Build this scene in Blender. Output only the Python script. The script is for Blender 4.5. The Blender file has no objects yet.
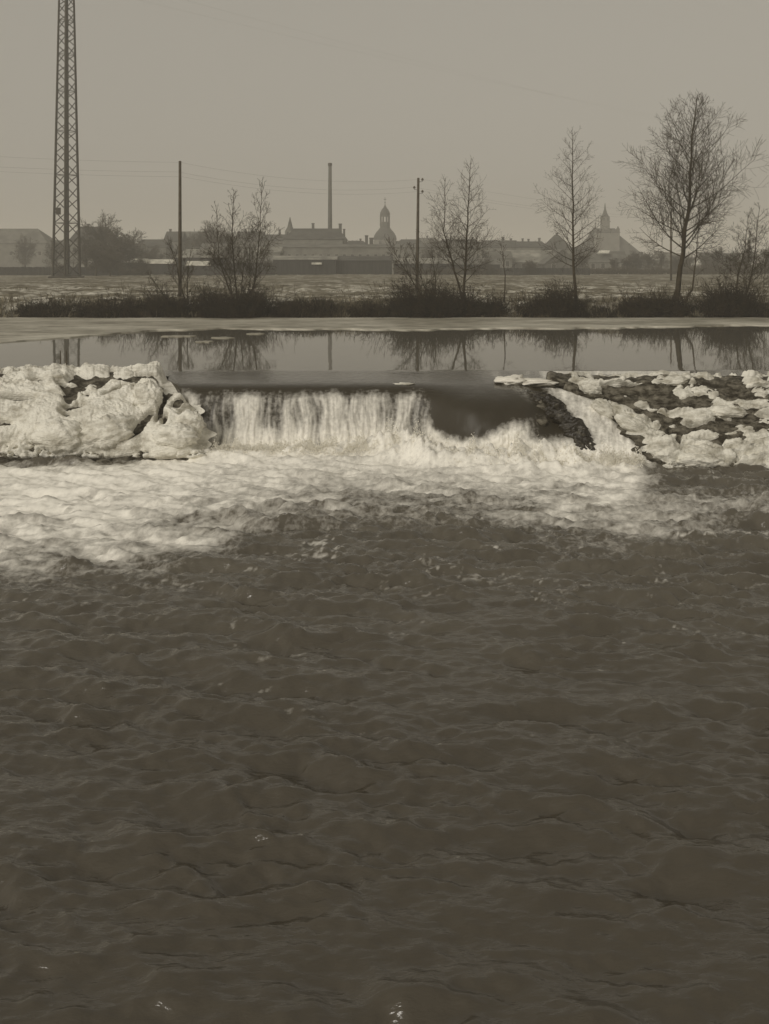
import bpy, bmesh, math, random
import numpy as np
from mathutils import Vector
random.seed(7)
sc = bpy.context.scene
C = sc.collection
R = math.radians

# ------------------------------------------------------------ camera
CAMZ, HOR, F = 3.6, 262.0, 957.0
cam = bpy.data.objects.new('camera', bpy.data.cameras.new('camera'))
C.objects.link(cam)
cam.location = (0, 0, CAMZ)
cam.rotation_euler = (R(90), 0, 0)
cam.data.sensor_fit = 'VERTICAL'
cam.data.sensor_height = 36
cam.data.lens = F / 1024 * 36
cam.data.shift_y = -(512 - HOR) / 1024
cam.data.clip_start = 0.1
cam.data.clip_end = 9000
sc.camera = cam

# ------------------------------------------------------------ sky, sun, exposure
SUN_EL, SUN_AZ = 27, 218          # azimuth of the sun, clockwise from north (+Y)
world = bpy.data.worlds.new('World')
sc.world = world
world.use_nodes = True
nt = world.node_tree
nt.nodes.clear()
sky = nt.nodes.new('ShaderNodeTexSky')
sky.sky_type = 'NISHITA'
sky.sun_disc = False
sky.sun_elevation = R(SUN_EL)
sky.sun_rotation = R(SUN_AZ)
sky.air_density = 1.5
sky.dust_density = 6
bw = nt.nodes.new('ShaderNodeRGBToBW')
pw = nt.nodes.new('ShaderNodeMath'); pw.operation = 'POWER'; pw.inputs[1].default_value = 0.25
gain = nt.nodes.new('ShaderNodeMath'); gain.operation = 'MULTIPLY'; gain.inputs[1].default_value = 2.72
tint = nt.nodes.new('ShaderNodeVectorMath'); tint.operation = 'SCALE'
tint.inputs[0].default_value = (1.0, 0.935, 0.805)
bg = nt.nodes.new('ShaderNodeBackground'); bg.inputs['Strength'].default_value = 0.1
out = nt.nodes.new('ShaderNodeOutputWorld')
L = nt.links.new
L(sky.outputs[0], bw.inputs[0]); L(bw.outputs[0], pw.inputs[0]); L(pw.outputs[0], gain.inputs[0])
L(gain.outputs[0], tint.inputs['Scale']); L(tint.outputs[0], bg.inputs['Color']); L(bg.outputs[0], out.inputs['Surface'])
sd = bpy.data.lights.new('sun', 'SUN')
sd.energy = 1.85
sd.angle = R(30)
sd.color = (1.0, 0.945, 0.86)
sun = bpy.data.objects.new('sun', sd)
C.objects.link(sun)
_az, _el = R(SUN_AZ), R(SUN_EL)
sdir = Vector((math.sin(_az) * math.cos(_el), math.cos(_az) * math.cos(_el), math.sin(_el)))
sun.rotation_euler = sdir.to_track_quat('Z', 'Y').to_euler()
sun.location = sdir * 60
sc.view_settings.view_transform = 'Standard'
sc.view_settings.look = 'None'
sc.view_settings.gamma = 1
sc.view_settings.exposure = 0
sc.cycles.volume_bounces = 3
sc.cycles.max_bounces = 8
sc.cycles.transparent_max_bounces = 8


# ------------------------------------------------------------ helpers
def P(px, y, Y):
    return ((px - 384.5) * Y / F, Y, CAMZ - (y - HOR) * Y / F)

def X(px, Y):
    return (px - 384.5) * Y / F

def Zat(y, Y):
    return CAMZ - (y - HOR) * Y / F

def sstep(a, b, v):
    t = np.clip((v - a) / (b - a), 0, 1)
    return t * t * (3 - 2 * t)

def _hash(ix, iy, seed):
    h = (ix.astype(np.int64) * 374761393 + iy.astype(np.int64) * 668265263 + seed * 974711) & 0xffffffff
    h = ((h ^ (h >> 13)) * 1274126177) & 0xffffffff
    h = (h ^ (h >> 16)) & 0xffffffff
    return h / 4294967296.0

def perlin(x, y, seed=0):
    x = np.asarray(x, float); y = np.asarray(y, float)
    x0 = np.floor(x); y0 = np.floor(y)
    fx = x - x0; fy = y - y0
    u = fx ** 3 * (fx * (fx * 6 - 15) + 10); v = fy ** 3 * (fy * (fy * 6 - 15) + 10)
    r = []
    for dx in (0, 1):
        for dy in (0, 1):
            a = _hash(x0 + dx, y0 + dy, seed) * 2 * np.pi
            r.append(np.cos(a) * (fx - dx) + np.sin(a) * (fy - dy))
    return 1.5 * ((r[0] * (1 - v) + r[1] * v) * (1 - u) + (r[2] * (1 - v) + r[3] * v) * u)

def fbm(x, y, octv=5, gain=0.5, seed=0, lac=2.03):
    s = 0; a = 1; n = 0
    for i in range(octv):
        s = s + a * perlin(x, y, seed + i * 17); n += a
        a *= gain; x = x * lac + 3.7; y = y * lac + 1.3
    return s / n

def billow(x, y, octv=5, gain=0.5, seed=0, lac=2.03):
    """rounded lumps with sharp creases, 0..1"""
    s = 0; a = 1; n = 0
    for i in range(octv):
        s = s + a * np.abs(perlin(x, y, seed + i * 17)); n += a
        a *= gain; x = x * lac + 3.7; y = y * lac + 1.3
    return s / n * 1.6

def tag(o, label=None, cat=None, group=None, kind=None):
    if label: o['label'] = label
    if cat: o['category'] = cat
    if group: o['group'] = group
    if kind: o['kind'] = kind
    return o

def empty(name, loc=(0, 0, 0), rz=0):
    o = bpy.data.objects.new(name, None)
    C.objects.link(o)
    o.location = loc; o.rotation_euler = (0, 0, rz)
    o.empty_display_size = 0.3
    return o

def mesh_obj(name, verts, faces, m, parent=None, smooth=False, attrs=None):
    me = bpy.data.meshes.new(name)
    verts = np.asarray(verts, np.float32)
    if isinstance(faces, np.ndarray):
        nf, k = faces.shape
        me.vertices.add(len(verts)); me.vertices.foreach_set('co', verts.ravel())
        me.loops.add(nf * k); me.loops.foreach_set('vertex_index', faces.ravel().astype(np.int32))
        me.polygons.add(nf)
        me.polygons.foreach_set('loop_start', (np.arange(nf) * k).astype(np.int32))
        me.update(calc_edges=True)
    else:
        me.from_pydata([tuple(map(float, v)) for v in verts], [], faces)
        me.update()
        if len(faces) < 20000:
            bm = bmesh.new(); bm.from_mesh(me); bmesh.ops.recalc_face_normals(bm, faces=bm.faces); bm.to_mesh(me); bm.free()
    if smooth:
        me.polygons.foreach_set('use_smooth', np.ones(len(me.polygons), bool))
    for k, v in (attrs or {}).items():
        at = me.attributes.new(k, 'FLOAT', 'POINT')
        at.data.foreach_set('value', np.asarray(v, np.float32).ravel())
    me.materials.append(m)
    o = bpy.data.objects.new(name, me)
    C.objects.link(o)
    if parent is not None: o.parent = parent
    return o

def grid_faces(nr, nc):
    i = np.arange(nr - 1)[:, None] * nc + np.arange(nc - 1)[None, :]
    i = i.ravel()
    return np.stack([i, i + 1, i + nc + 1, i + nc], 1)

class MB:
    """collects boxes, prisms and tubes into one mesh"""
    def __init__(s): s.v = []; s.f = []
    def add(s, vs, fs):
        n = len(s.v); s.v += [tuple(v) for v in vs]; s.f += [tuple(i + n for i in f) for f in fs]
        return s
    def box(s, x0, x1, y0, y1, z0, z1):
        return s.add([(x0, y0, z0), (x1, y0, z0), (x1, y1, z0), (x0, y1, z0), (x0, y0, z1), (x1, y0, z1), (x1, y1, z1), (x0, y1, z1)],
                     [(0, 3, 2, 1), (4, 5, 6, 7), (0, 1, 5, 4), (1, 2, 6, 5), (2, 3, 7, 6), (3, 0, 4, 7)])
    def ring(s, cx, cy, prof, n=8, rot=0, sx=1, sy=1):
        """lathe: prof = [(r, z), ...]"""
        vs = []; fs = []
        for r, z in prof:
            for k in range(n):
                a = rot + 2 * math.pi * k / n
                vs.append((cx + r * math.cos(a) * sx, cy + r * math.sin(a) * sy, z))
        for j in range(len(prof) - 1):
            for k in range(n):
                k2 = (k + 1) % n
                fs.append((j * n + k, j * n + k2, (j + 1) * n + k2, (j + 1) * n + k))
        fs.append(tuple(range(n))[::-1]); fs.append(tuple((len(prof) - 1) * n + k for k in range(n)))
        return s.add(vs, fs)
    def tube(s, pts, rads, n=5, cap=True):
        pts = [Vector(p) for p in pts]; vs = []; fs = []
        for i, p in enumerate(pts):
            d = (pts[min(i + 1, len(pts) - 1)] - pts[max(i - 1, 0)])
            if d.length < 1e-9: d = Vector((0, 0, 1))
            d.normalize()
            a = Vector((0, 1, 0)) if abs(d.y) < 0.9 else Vector((1, 0, 0))
            u = d.cross(a).normalized(); w = d.cross(u)
            r = rads[i] if hasattr(rads, '__len__') else rads
            for k in range(n):
                t = 2 * math.pi * k / n
                vs.append(p + u * (r * math.cos(t)) + w * (r * math.sin(t)))
        for j in range(len(pts) - 1):
            for k in range(n):
                k2 = (k + 1) % n
                fs.append((j * n + k, j * n + k2, (j + 1) * n + k2, (j + 1) * n + k))
        if cap:
            fs.append(tuple(range(n))); fs.append(tuple((len(pts) - 1) * n + k for k in range(n))[::-1])
        return s.add(vs, fs)
    def build(s, name, m, parent=None, smooth=False):
        return mesh_obj(name, s.v, s.f, m, parent, smooth)

# ------------------------------------------------------------ materials
def mat(name, col, rough=0.8, col2=None, scale=3.0, bump=0.0, bscale=None, stretch=(1, 1, 1), thr=(0.4, 0.6), spec=0.3):
    m = bpy.data.materials.new(name); m.use_nodes = True
    t = m.node_tree; b = t.nodes['Principled BSDF']
    b.inputs['Base Color'].default_value = (*col, 1)
    b.inputs['Roughness'].default_value = rough
    b.inputs['Specular IOR Level'].default_value = spec
    tc = t.nodes.new('ShaderNodeTexCoord'); mp = t.nodes.new('ShaderNodeMapping')
    mp.inputs['Scale'].default_value = stretch
    t.links.new(tc.outputs['Object'], mp.inputs[0])
    if col2:
        n = t.nodes.new('ShaderNodeTexNoise'); n.inputs['Scale'].default_value = scale
        n.inputs['Detail'].default_value = 6; n.inputs['Roughness'].default_value = 0.6
        t.links.new(mp.outputs[0], n.inputs['Vector'])
        r = t.nodes.new('ShaderNodeValToRGB')
        r.color_ramp.elements[0].position = thr[0]; r.color_ramp.elements[1].position = thr[1]
        r.color_ramp.elements[0].color = (*col, 1); r.color_ramp.elements[1].color = (*col2, 1)
        t.links.new(n.outputs['Fac'], r.inputs[0]); t.links.new(r.outputs[0], b.inputs['Base Color'])
    if bump:
        n = t.nodes.new('ShaderNodeTexNoise'); n.inputs['Scale'].default_value = bscale or scale * 3
        n.inputs['Detail'].default_value = 5
        t.links.new(mp.outputs[0], n.inputs['Vector'])
        bp = t.nodes.new('ShaderNodeBump'); bp.inputs['Strength'].default_value = bump; bp.inputs['Distance'].default_value = 0.05
        t.links.new(n.outputs['Fac'], bp.inputs['Height']); t.links.new(bp.outputs[0], b.inputs['Normal'])
    return m

def g(v, w=0.12):       # old-print grey, slightly warm
    return (v, v * (1 - w * 0.35), v * (1 - w * 1.6))

M = {}
M['bark'] = mat('bark', (0.030, 0.021, 0.009), 0.9, (0.055, 0.042, 0.022), 4, 0.4)
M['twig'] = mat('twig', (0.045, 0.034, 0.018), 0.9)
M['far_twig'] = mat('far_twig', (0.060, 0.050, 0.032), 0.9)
M['reed'] = mat('reed', (0.014, 0.009, 0.003), 0.9, (0.10, 0.080, 0.044), 1.3, thr=(0.48, 0.72))
M['bush'] = mat('bush', (0.013, 0.008, 0.003), 0.9, (0.032, 0.022, 0.009), 2)
M['steel'] = mat('steel', (0.028, 0.023, 0.013), 0.7, (0.045, 0.037, 0.022), 2)
M['wood'] = mat('wood_pole', (0.055, 0.044, 0.028), 0.85, (0.09, 0.074, 0.05), 5)
M['wire'] = mat('wire', (0.16, 0.145, 0.11), 0.6)
M['porcelain'] = mat('porcelain', (0.10, 0.085, 0.06), 0.3)
M['concrete'] = mat('concrete', g(0.07), 0.9, g(0.12), 3)
M['wall_dark'] = mat('wall_dark', g(0.075), 0.9, g(0.11), 0.5)
M['wall_mid'] = mat('wall_mid', g(0.14), 0.9, g(0.19), 0.5)
M['wall_pale'] = mat('wall_pale', g(0.24), 0.9, g(0.31), 0.5)
M['roof_dark'] = mat('roof_dark', g(0.055), 0.9, g(0.085), 0.4)
M['roof_mid'] = mat('roof_mid', g(0.10), 0.9, g(0.16), 0.4)
M['roof_snow'] = mat('roof_snow', g(0.45), 0.8, g(0.7), 0.6)
M['roof_dusted'] = mat('roof_dusted', g(0.16), 0.9, g(0.33), 0.35, thr=(0.42, 0.62))
M['glass'] = mat('window_glass', g(0.05), 0.15, spec=0.6)
M['pale_paint'] = mat('pale_paint', g(0.75), 0.6)
M['plank'] = mat('plank', g(0.018), 0.9, g(0.04), 1.5, stretch=(3, 1, 0.2))
M['snow'] = mat('snow', (0.78, 0.745, 0.66), 0.75, (0.66, 0.63, 0.55), 2.2, 0.25, 12, thr=(0.5, 0.75))
M['rock'] = mat('rock', (0.028, 0.022, 0.012), 0.75, (0.22, 0.20, 0.155), 3.4, 1.0, 9, stretch=(1, 1, 2.2), thr=(0.42, 0.68))
M['ground'] = None

# ------------------------------------------------------------ ground: riverbed, far bank and field as one sheet to the horizon
def axis(a, b, step, outer):
    mid = list(np.arange(a, b + step / 2, step))
    s = step; lo = []; v = a
    while v > -outer:
        s *= 1.5; v -= s; lo.append(v)
    hi = []; v = b; s = step
    while v < outer:
        s *= 1.5; v += s; hi.append(v)
    return np.array(lo[::-1] + mid + hi)

gx = axis(-48, 48, 0.3, 3000)
gy = np.concatenate([[-90, -20, 0, 10, 20, 30, 40, 50, 58], np.arange(60.0, 72, 0.15), np.arange(72, 110, 0.35), np.arange(110, 210, 1.2),
                     [215, 230, 260, 300, 380, 500, 750, 1100, 1700, 3000]])
GX, GY = np.meshgrid(gx, gy)
edge = 61.3 + 0.5 * fbm(GX * 0.12, GX * 0 + 3, 3, seed=5)
base = -3 + 2.9 * sstep(58, 61.0, GY) + 1.0 * sstep(0, 2.2, GY - edge)
near = sstep(61, 63, GY) * (1 - sstep(190, 230, GY))
rough = 0.22 * fbm(GX * 0.5, GY * 0.5, 4, seed=11) + 0.12 * fbm(GX * 1.6, GY * 1.6, 3, seed=12) * (1 - sstep(70, 130, GY)) + 0.15 * fbm(GX * 0.07, GY * 0.07, 2, seed=13)
GZ = base + 0.1 * sstep(61, 64, GY) + rough * near
snowm = fbm(GX * 0.22, GY * 0.12, 5, 0.6, seed=21)
snow_at = sstep(-0.05, 0.25, snowm + 0.10) * sstep(61.2, 62.6, GY) * (1 - 0.55 * sstep(85, 120, GY)) * (0.75 + 0.25 * fbm(GX * 1.5, GY * 1.5, 2, seed=23))
mg = bpy.data.materials.new('field'); mg.use_nodes = True
t = mg.node_tree; b = t.nodes['Principled BSDF']; b.inputs['Roughness'].default_value = 0.95
b.inputs['Specular IOR Level'].default_value = 0.1
tc = t.nodes.new('ShaderNodeTexCoord')
n1 = t.nodes.new('ShaderNodeTexNoise'); n1.inputs['Scale'].default_value = 1.1; n1.inputs['Detail'].default_value = 8; n1.inputs['Roughness'].default_value = 0.7
t.links.new(tc.outputs['Object'], n1.inputs['Vector'])
r1 = t.nodes.new('ShaderNodeValToRGB'); r1.color_ramp.elements[0].position = 0.35; r1.color_ramp.elements[1].position = 0.68
r1.color_ramp.elements[0].color = (0.055, 0.046, 0.027, 1); r1.color_ramp.elements[1].color = (0.24, 0.215, 0.155, 1)
t.links.new(n1.outputs['Fac'], r1.inputs[0])
at = t.nodes.new('ShaderNodeAttribute'); at.attribute_name = 'snow'
n2 = t.nodes.new('ShaderNodeTexNoise'); n2.inputs['Scale'].default_value = 1.2; n2.inputs['Detail'].default_value = 6
t.links.new(tc.outputs['Object'], n2.inputs['Vector'])
mm = t.nodes.new('ShaderNodeMath'); mm.operation = 'MULTIPLY_ADD'; mm.inputs[1].default_value = 5.0; mm.inputs[2].default_value = -2.0
t.links.new(n2.outputs['Fac'], mm.inputs[0])
m2 = t.nodes.new('ShaderNodeMath'); m2.operation = 'MULTIPLY'; m2.use_clamp = True
t.links.new(mm.outputs[0], m2.inputs[0]); t.links.new(at.outputs['Fac'], m2.inputs[1])
mx = t.nodes.new('ShaderNodeMix'); mx.data_type = 'RGBA'; mx.inputs['B'].default_value = (0.72, 0.69, 0.60, 1)
t.links.new(m2.outputs[0], mx.inputs['Factor']); t.links.new(r1.outputs[0], mx.inputs['A']); t.links.new(mx.outputs['Result'], b.inputs['Base Color'])
V = np.stack([GX, GY, GZ], -1).reshape(-1, 3)
tag(mesh_obj('ground', V, grid_faces(len(gy), len(gx)), mg, smooth=True, attrs={'snow': snow_at}), kind='structure')

# ------------------------------------------------------------ water material
def water_mat(name, body, rough, foam=True, bumps=(), foam_col=(0.90, 0.87, 0.79), fine=(14, 0.35), ior=1.333):
    m = bpy.data.materials.new(name); m.use_nodes = True
    t = m.node_tree; b = t.nodes['Principled BSDF']; o = t.nodes['Material Output']
    b.inputs['Base Color'].default_value = (*body, 1); b.inputs['Roughness'].default_value = rough
    b.inputs['IOR'].default_value = ior
    tc = t.nodes.new('ShaderNodeTexCoord')
    prev = None
    for sc_, st, dist, stretch in bumps:
        mp = t.nodes.new('ShaderNodeMapping'); mp.inputs['Scale'].default_value = stretch
        t.links.new(tc.outputs['Object'], mp.inputs[0])
        n = t.nodes.new('ShaderNodeTexNoise'); n.inputs['Scale'].default_value = sc_; n.inputs['Detail'].default_value = 4
        t.links.new(mp.outputs[0], n.inputs['Vector'])
        bp = t.nodes.new('ShaderNodeBump'); bp.inputs['Strength'].default_value = st; bp.inputs['Distance'].default_value = dist
        t.links.new(n.outputs['Fac'], bp.inputs['Height'])
        if prev: t.links.new(prev.outputs[0], bp.inputs['Normal'])
        prev = bp
    if prev: t.links.new(prev.outputs[0], b.inputs['Normal'])
    if foam:
        fb = t.nodes.new('ShaderNodeBsdfPrincipled'); fb.inputs['Roughness'].default_value = 0.7
        fb.inputs['Base Color'].default_value = (*foam_col, 1); fb.inputs['Specular IOR Level'].default_value = 0.15
        n = t.nodes.new('ShaderNodeTexNoise'); n.inputs['Scale'].default_value = fine[0]; n.inputs['Detail'].default_value = 5
        n.inputs['Roughness'].default_value = 0.65
        t.links.new(tc.outputs['Object'], n.inputs['Vector'])
        bp = t.nodes.new('ShaderNodeBump'); bp.inputs['Strength'].default_value = fine[1]; bp.inputs['Distance'].default_value = 0.04
        t.links.new(n.outputs['Fac'], bp.inputs['Height']); t.links.new(bp.outputs[0], fb.inputs['Normal'])
        at = t.nodes.new('ShaderNodeAttribute'); at.attribute_name = 'foam'
        ms = t.nodes.new('ShaderNodeMixShader')
        # the fine noise breaks up the half-covered places
        a1 = t.nodes.new('ShaderNodeMath'); a1.operation = 'SUBTRACT'; a1.inputs[1].default_value = 0.5
        a2 = t.nodes.new('ShaderNodeMath'); a2.operation = 'MULTIPLY_ADD'; a2.inputs[1].default_value = 0.9; a2.use_clamp = True
        t.links.new(n.outputs['Fac'], a1.inputs[0]); t.links.new(a1.outputs[0], a2.inputs[0]); t.links.new(at.outputs['Fac'], a2.inputs[2])
        a3 = t.nodes.new('ShaderNodeMath'); a3.operation = 'MINIMUM'
        a4 = t.nodes.new('ShaderNodeMath'); a4.operation = 'MULTIPLY'; a4.inputs[1].default_value = 6.0
        t.links.new(at.outputs['Fac'], a4.inputs[0]); t.links.new(a2.outputs[0], a3.inputs[0]); t.links.new(a4.outputs[0], a3.inputs[1])
        t.links.new(a3.outputs[0], ms.inputs[0]); t.links.new(b.outputs[0], ms.inputs[1]); t.links.new(fb.outputs[0], ms.inputs[2])
        t.links.new(ms.outputs[0], o.inputs['Surface'])
    return m

M['upper'] = water_mat('still_water', (0.13, 0.12, 0.095), 0.03, False, bumps=[(0.6, 0.05, 0.1, (1, 0.35, 1)), (5, 0.03, 0.02, (1, 0.5, 1))])
M['lower'] = water_mat('rough_water', (0.062, 0.055, 0.038), 0.07, True, bumps=[(5, 0.32, 0.05, (0.6, 1.9, 1)), (15, 0.34, 0.025, (0.8, 1.7, 1))], fine=(9, 0.2), ior=1.62)
_t = M['lower'].node_tree; _b = _t.nodes['Principled BSDF']; _a = _t.nodes.new('ShaderNodeAttribute'); _a.attribute_name = 'air'
_x = _t.nodes.new('ShaderNodeMix'); _x.data_type = 'RGBA'; _x.inputs['A'].default_value = (0.060, 0.050, 0.034, 1); _x.inputs['B'].default_value = (0.22, 0.20, 0.155, 1)
_t.links.new(_a.outputs['Fac'], _x.inputs['Factor']); _t.links.new(_x.outputs['Result'], _b.inputs['Base Color'])
M['fall'] = water_mat('falling_water', (0.034, 0.027, 0.015), 0.13, True, bumps=[(2.2, 0.35, 0.06, (1.6, 1, 0.5)), (9, 0.12, 0.02, (1.5, 1, 0.4))], fine=(9, 0.2), ior=1.45)

_t = M['fall'].node_tree; _a = _t.nodes.new('ShaderNodeAttribute'); _a.attribute_name = 'ripple'
_t.links.new(_a.outputs['Fac'], _t.nodes['Principled BSDF'].inputs['Roughness'])

# ------------------------------------------------------------ upper river (still, above the weir)
ux = axis(-40, 40, 1.0, 600); uy = np.concatenate([[30.4, 31.0], np.arange(31.5, 62, 0.5), [63.5]])
UX, UY = np.meshgrid(ux, uy)
UZ = np.where(UY < 31.4, -0.03, 0.0)
tag(mesh_obj('upper_river', np.stack([UX, UY, UZ], -1).reshape(-1, 3), grid_faces(len(uy), len(ux)), M['upper'], smooth=True), kind='structure')

# ice shelf along the far shore
def nz(x, s, seed): return float(perlin(np.array(x * s), np.array(0.37), seed))
def shelf_front(x):
    px = x * F / 51 + 384.5
    y = np.interp(px, [-400, 0, 60, 110, 160, 210, 300, 420, 520, 640, 745, 1100], [352, 347, 343, 337, 331, 329, 329.5, 330, 329, 328, 326, 326])
    return 3.6 * F / (y - HOR) + 0.7 * nz(x, 0.35, 3) + 0.5 * nz(x, 1.3, 4)
M['ice'] = mat('river_ice', (0.20, 0.18, 0.135), 0.45, (0.42, 0.39, 0.31), 0.5, 0.1, 6, stretch=(0.25, 1.3, 1), thr=(0.38, 0.72))
def blend_mat(name, c0, c1, c2, attr, scale, stretch, rough=0.6, bump=0.3):
    """two mottled tones under a third one that comes in with the vertex attribute"""
    m = mat(name, c0, rough, c1, scale, bump, scale * 2.5, stretch)
    t = m.node_tree; b = t.nodes['Principled BSDF']; src = b.inputs['Base Color'].links[0].from_socket
    a = t.nodes.new('ShaderNodeAttribute'); a.attribute_name = attr
    tc = t.nodes.new('ShaderNodeTexCoord'); mp = t.nodes.new('ShaderNodeMapping'); mp.inputs['Scale'].default_value = stretch
    n = t.nodes.new('ShaderNodeTexNoise'); n.inputs['Scale'].default_value = scale * 2.7; n.inputs['Detail'].default_value = 6; n.inputs['Roughness'].default_value = 0.65
    t.links.new(tc.outputs['Object'], mp.inputs[0]); t.links.new(mp.outputs[0], n.inputs['Vector'])
    q = t.nodes.new('ShaderNodeMath'); q.operation = 'MULTIPLY_ADD'; q.inputs[1].default_value = 1.6; q.inputs[2].default_value = -0.8
    t.links.new(n.outputs['Fac'], q.inputs[0])
    w = t.nodes.new('ShaderNodeMath'); w.operation = 'ADD'; w.use_clamp = True
    t.links.new(q.outputs[0], w.inputs[0]); t.links.new(a.outputs['Fac'], w.inputs[1])
    x = t.nodes.new('ShaderNodeMix'); x.data_type = 'RGBA'; x.inputs['B'].default_value = (*c2, 1)
    t.links.new(w.outputs[0], x.inputs['Factor']); t.links.new(src, x.inputs['A']); t.links.new(x.outputs['Result'], b.inputs['Base Color'])
    return m
M['shelf'] = blend_mat('snowy_ice', (0.17, 0.155, 0.115), (0.34, 0.315, 0.25), (0.60, 0.57, 0.48), 'snow', 1.3, (0.45, 1.0, 1), 0.55, 0.1)
xs_ = np.concatenate([np.linspace(-110, -34, 60)[:-1], np.linspace(-34, 34, 900), np.linspace(34, 110, 60)[1:]])
fr_ = np.array([shelf_front(x) for x in xs_]); rows = np.concatenate([[0, 0.0], np.linspace(0.004, 1, 46)])
SX = np.repeat(xs_[None], len(rows), 0); SY = fr_[None] + (62.6 - fr_[None]) * rows[:, None]
SZ = 0.05 + 0.035 * fbm(SX * 0.3, SY * 0.6, 3, seed=35); SZ[0] = -0.05
sn = 0.22 + 1.2 * fbm(SX * 0.16, SY * 0.35, 4, 0.55, seed=36) + 0.45 * sstep(59, 61, SY) * (0.4 + perlin(SX * 0.15, SX * 0, 37)) + 0.35 * np.exp(-((SY - fr_[None]) / 0.5) ** 2) * (perlin(SX * 0.4, SX * 0, 38) + 0.5)
tag(mesh_obj('ice', np.stack([SX, SY, SZ], -1).reshape(-1, 3), grid_faces(len(rows), len(xs_)), M['shelf'], smooth=True, attrs={'snow': np.clip(sn, 0, 1)}), kind='structure')

# thin loose floes in front of the shelf on the left
floes = [(178, 336.5, 30, 'long thin ice floe drifting left of the fan-shaped tree reflection'),
         (222, 338, 22, 'thin ice floe floating in the dark reflection of the fan-shaped tree'),
         (205, 342, 16, 'smallest ice floe, below the dark reflection band at left'),
         (255, 334, 18, 'thin ice floe just right of the fan-shaped tree reflection')]
for px, y, wpx, lab in floes:
    Y = 3.6 * F / (y - HOR); cx = X(px, Y); w = wpx * Y / F; n = 22
    rim = []; rs = random.Random(px)
    for k in range(n):
        a = 2 * math.pi * k / n; r = 1 + rs.uniform(-0.3, 0.25)
        rim.append((math.cos(a) * w / 2 * r, math.sin(a) * 0.45 * r * (1 + w * 0.08)))
    v = [(0, 0, 0.035)] + [(a, b_, 0.03) for a, b_ in rim] + [(a, b_, -0.03) for a, b_ in rim]
    fs = [(0, 1 + k, 1 + (k + 1) % n) for k in range(n)] + [(1 + k, 1 + n + k, 1 + n + (k + 1) % n, 1 + (k + 1) % n) for k in range(n)]
    o = mesh_obj('ice_floe', v, fs, M['ice']); o.location = (cx, Y, 0)
    tag(o, lab, 'ice floe', 'thin ice floes on the still water')

# ------------------------------------------------------------ profiles across the weir
def prof(pts, n):
    """smooth polyline through (Y, z) points, n samples"""
    p = np.array(pts, float); k = np.arange(len(p)); tt = np.linspace(0, len(p) - 1, n)
    out_ = []
    for c in range(2):
        v = p[:, c]
        i = np.clip(np.floor(tt).astype(int), 0, len(p) - 2); f = tt - i
        v0 = v[np.clip(i - 1, 0, None)]; v1 = v[i]; v2 = v[i + 1]; v3 = v[np.clip(i + 2, None, len(p) - 1)]
        out_.append(0.5 * ((2 * v1) + (-v0 + v2) * f + (2 * v0 - 5 * v1 + 4 * v2 - v3) * f ** 2 + (-v0 + 3 * v1 - 3 * v2 + v3) * f ** 3))
    return np.stack(out_, 1)

NR = 220
pA = prof([(31.5, 0), (30.2, 0), (29.1, -.02), (28.5, -.07), (28.2, -.2), (28.0, -.45), (27.85, -.9), (27.7, -1.5), (27.6, -2.3)], NR)
pB = prof([(31.5, 0), (30.2, 0), (29.1, -.03), (28.4, -.09), (27.7, -.22), (27.1, -.42), (26.65, -.75), (26.4, -1.25), (26.2, -2.3)], NR)
pC = prof([(31.5, 0), (30.2, -.02), (29.1, -.06), (28.4, -.18), (27.6, -.5), (27.0, -.9), (26.4, -1.35), (25.9, -1.7), (25.4, -2.3)], NR)
cols = np.arange(150, 690, 0.85)
px = np.repeat(cols[None, :], NR, 0)
wB = sstep(408, 482, px) * (1 - sstep(520, 560, px)); wC = sstep(520, 560, px)
# ragged bend between the curtain and the dark hump
wA = 1 - wB - wC
Yp = wA * pA[:, 0:1] + wB * pB[:, 0:1] + wC * pC[:, 0:1]
Zp = wA * pA[:, 1:2] + wB * pB[:, 1:2] + wC * pC[:, 1:2]
xx = (px - 384.5) * 28.2 / F
s = xx
fallen = np.clip(-Zp, 0, 2.3)
yp = HOR + (CAMZ - Zp) * F / Yp
# curtain streaks, slanting a little as they fall
sl = s + 0.10 * fallen * np.sin(s * 0.9) + 0.03 * np.sin(fallen * 5 + s * 3)
st1 = fbm(sl * 3.1, fallen * 0.55, 3, 0.6, seed=51)
st2 = fbm(sl * 9.0, fallen * 0.9, 3, 0.6, seed=61)
streak = 0.85 * st1 + 0.40 * st2 + 0.5 * perlin(sl * 1.1, fallen * 0.2, 73)
start = 0.16 + 0.10 * perlin(s * 1.6, s * 0, 71) + 0.05 * perlin(s * 5, s * 0, 72)
foamA = sstep(0, 0.30, fallen - start) * np.clip(0.62 + 1.25 * streak + 0.45 * sstep(0.8, 1.5, fallen), 0.06, 1)
foamA = np.maximum(foamA, sstep(1.45, 1.9, fallen) * 0.95)
foamA *= sstep(172, 186, px + 6 * st1) * (0.70 + 0.25 * sstep(1.0, 1.7, fallen))
# dark hump: water stays whole until far down
foam_sheenB = 0.16 * np.exp(-((px - (496 + 66 * np.sqrt(fallen))) / 5) ** 2) + sstep(0.95 + 0.25 * np.sin((px - 425) * 0.045), 1.35 + 0.25 * np.sin((px - 425) * 0.045), fallen + 0.15 * fbm(s * 3, fallen * 3, 3, seed=81))  # first term paints a faint curved sheen streak in foam colour, the rest is foam
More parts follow.
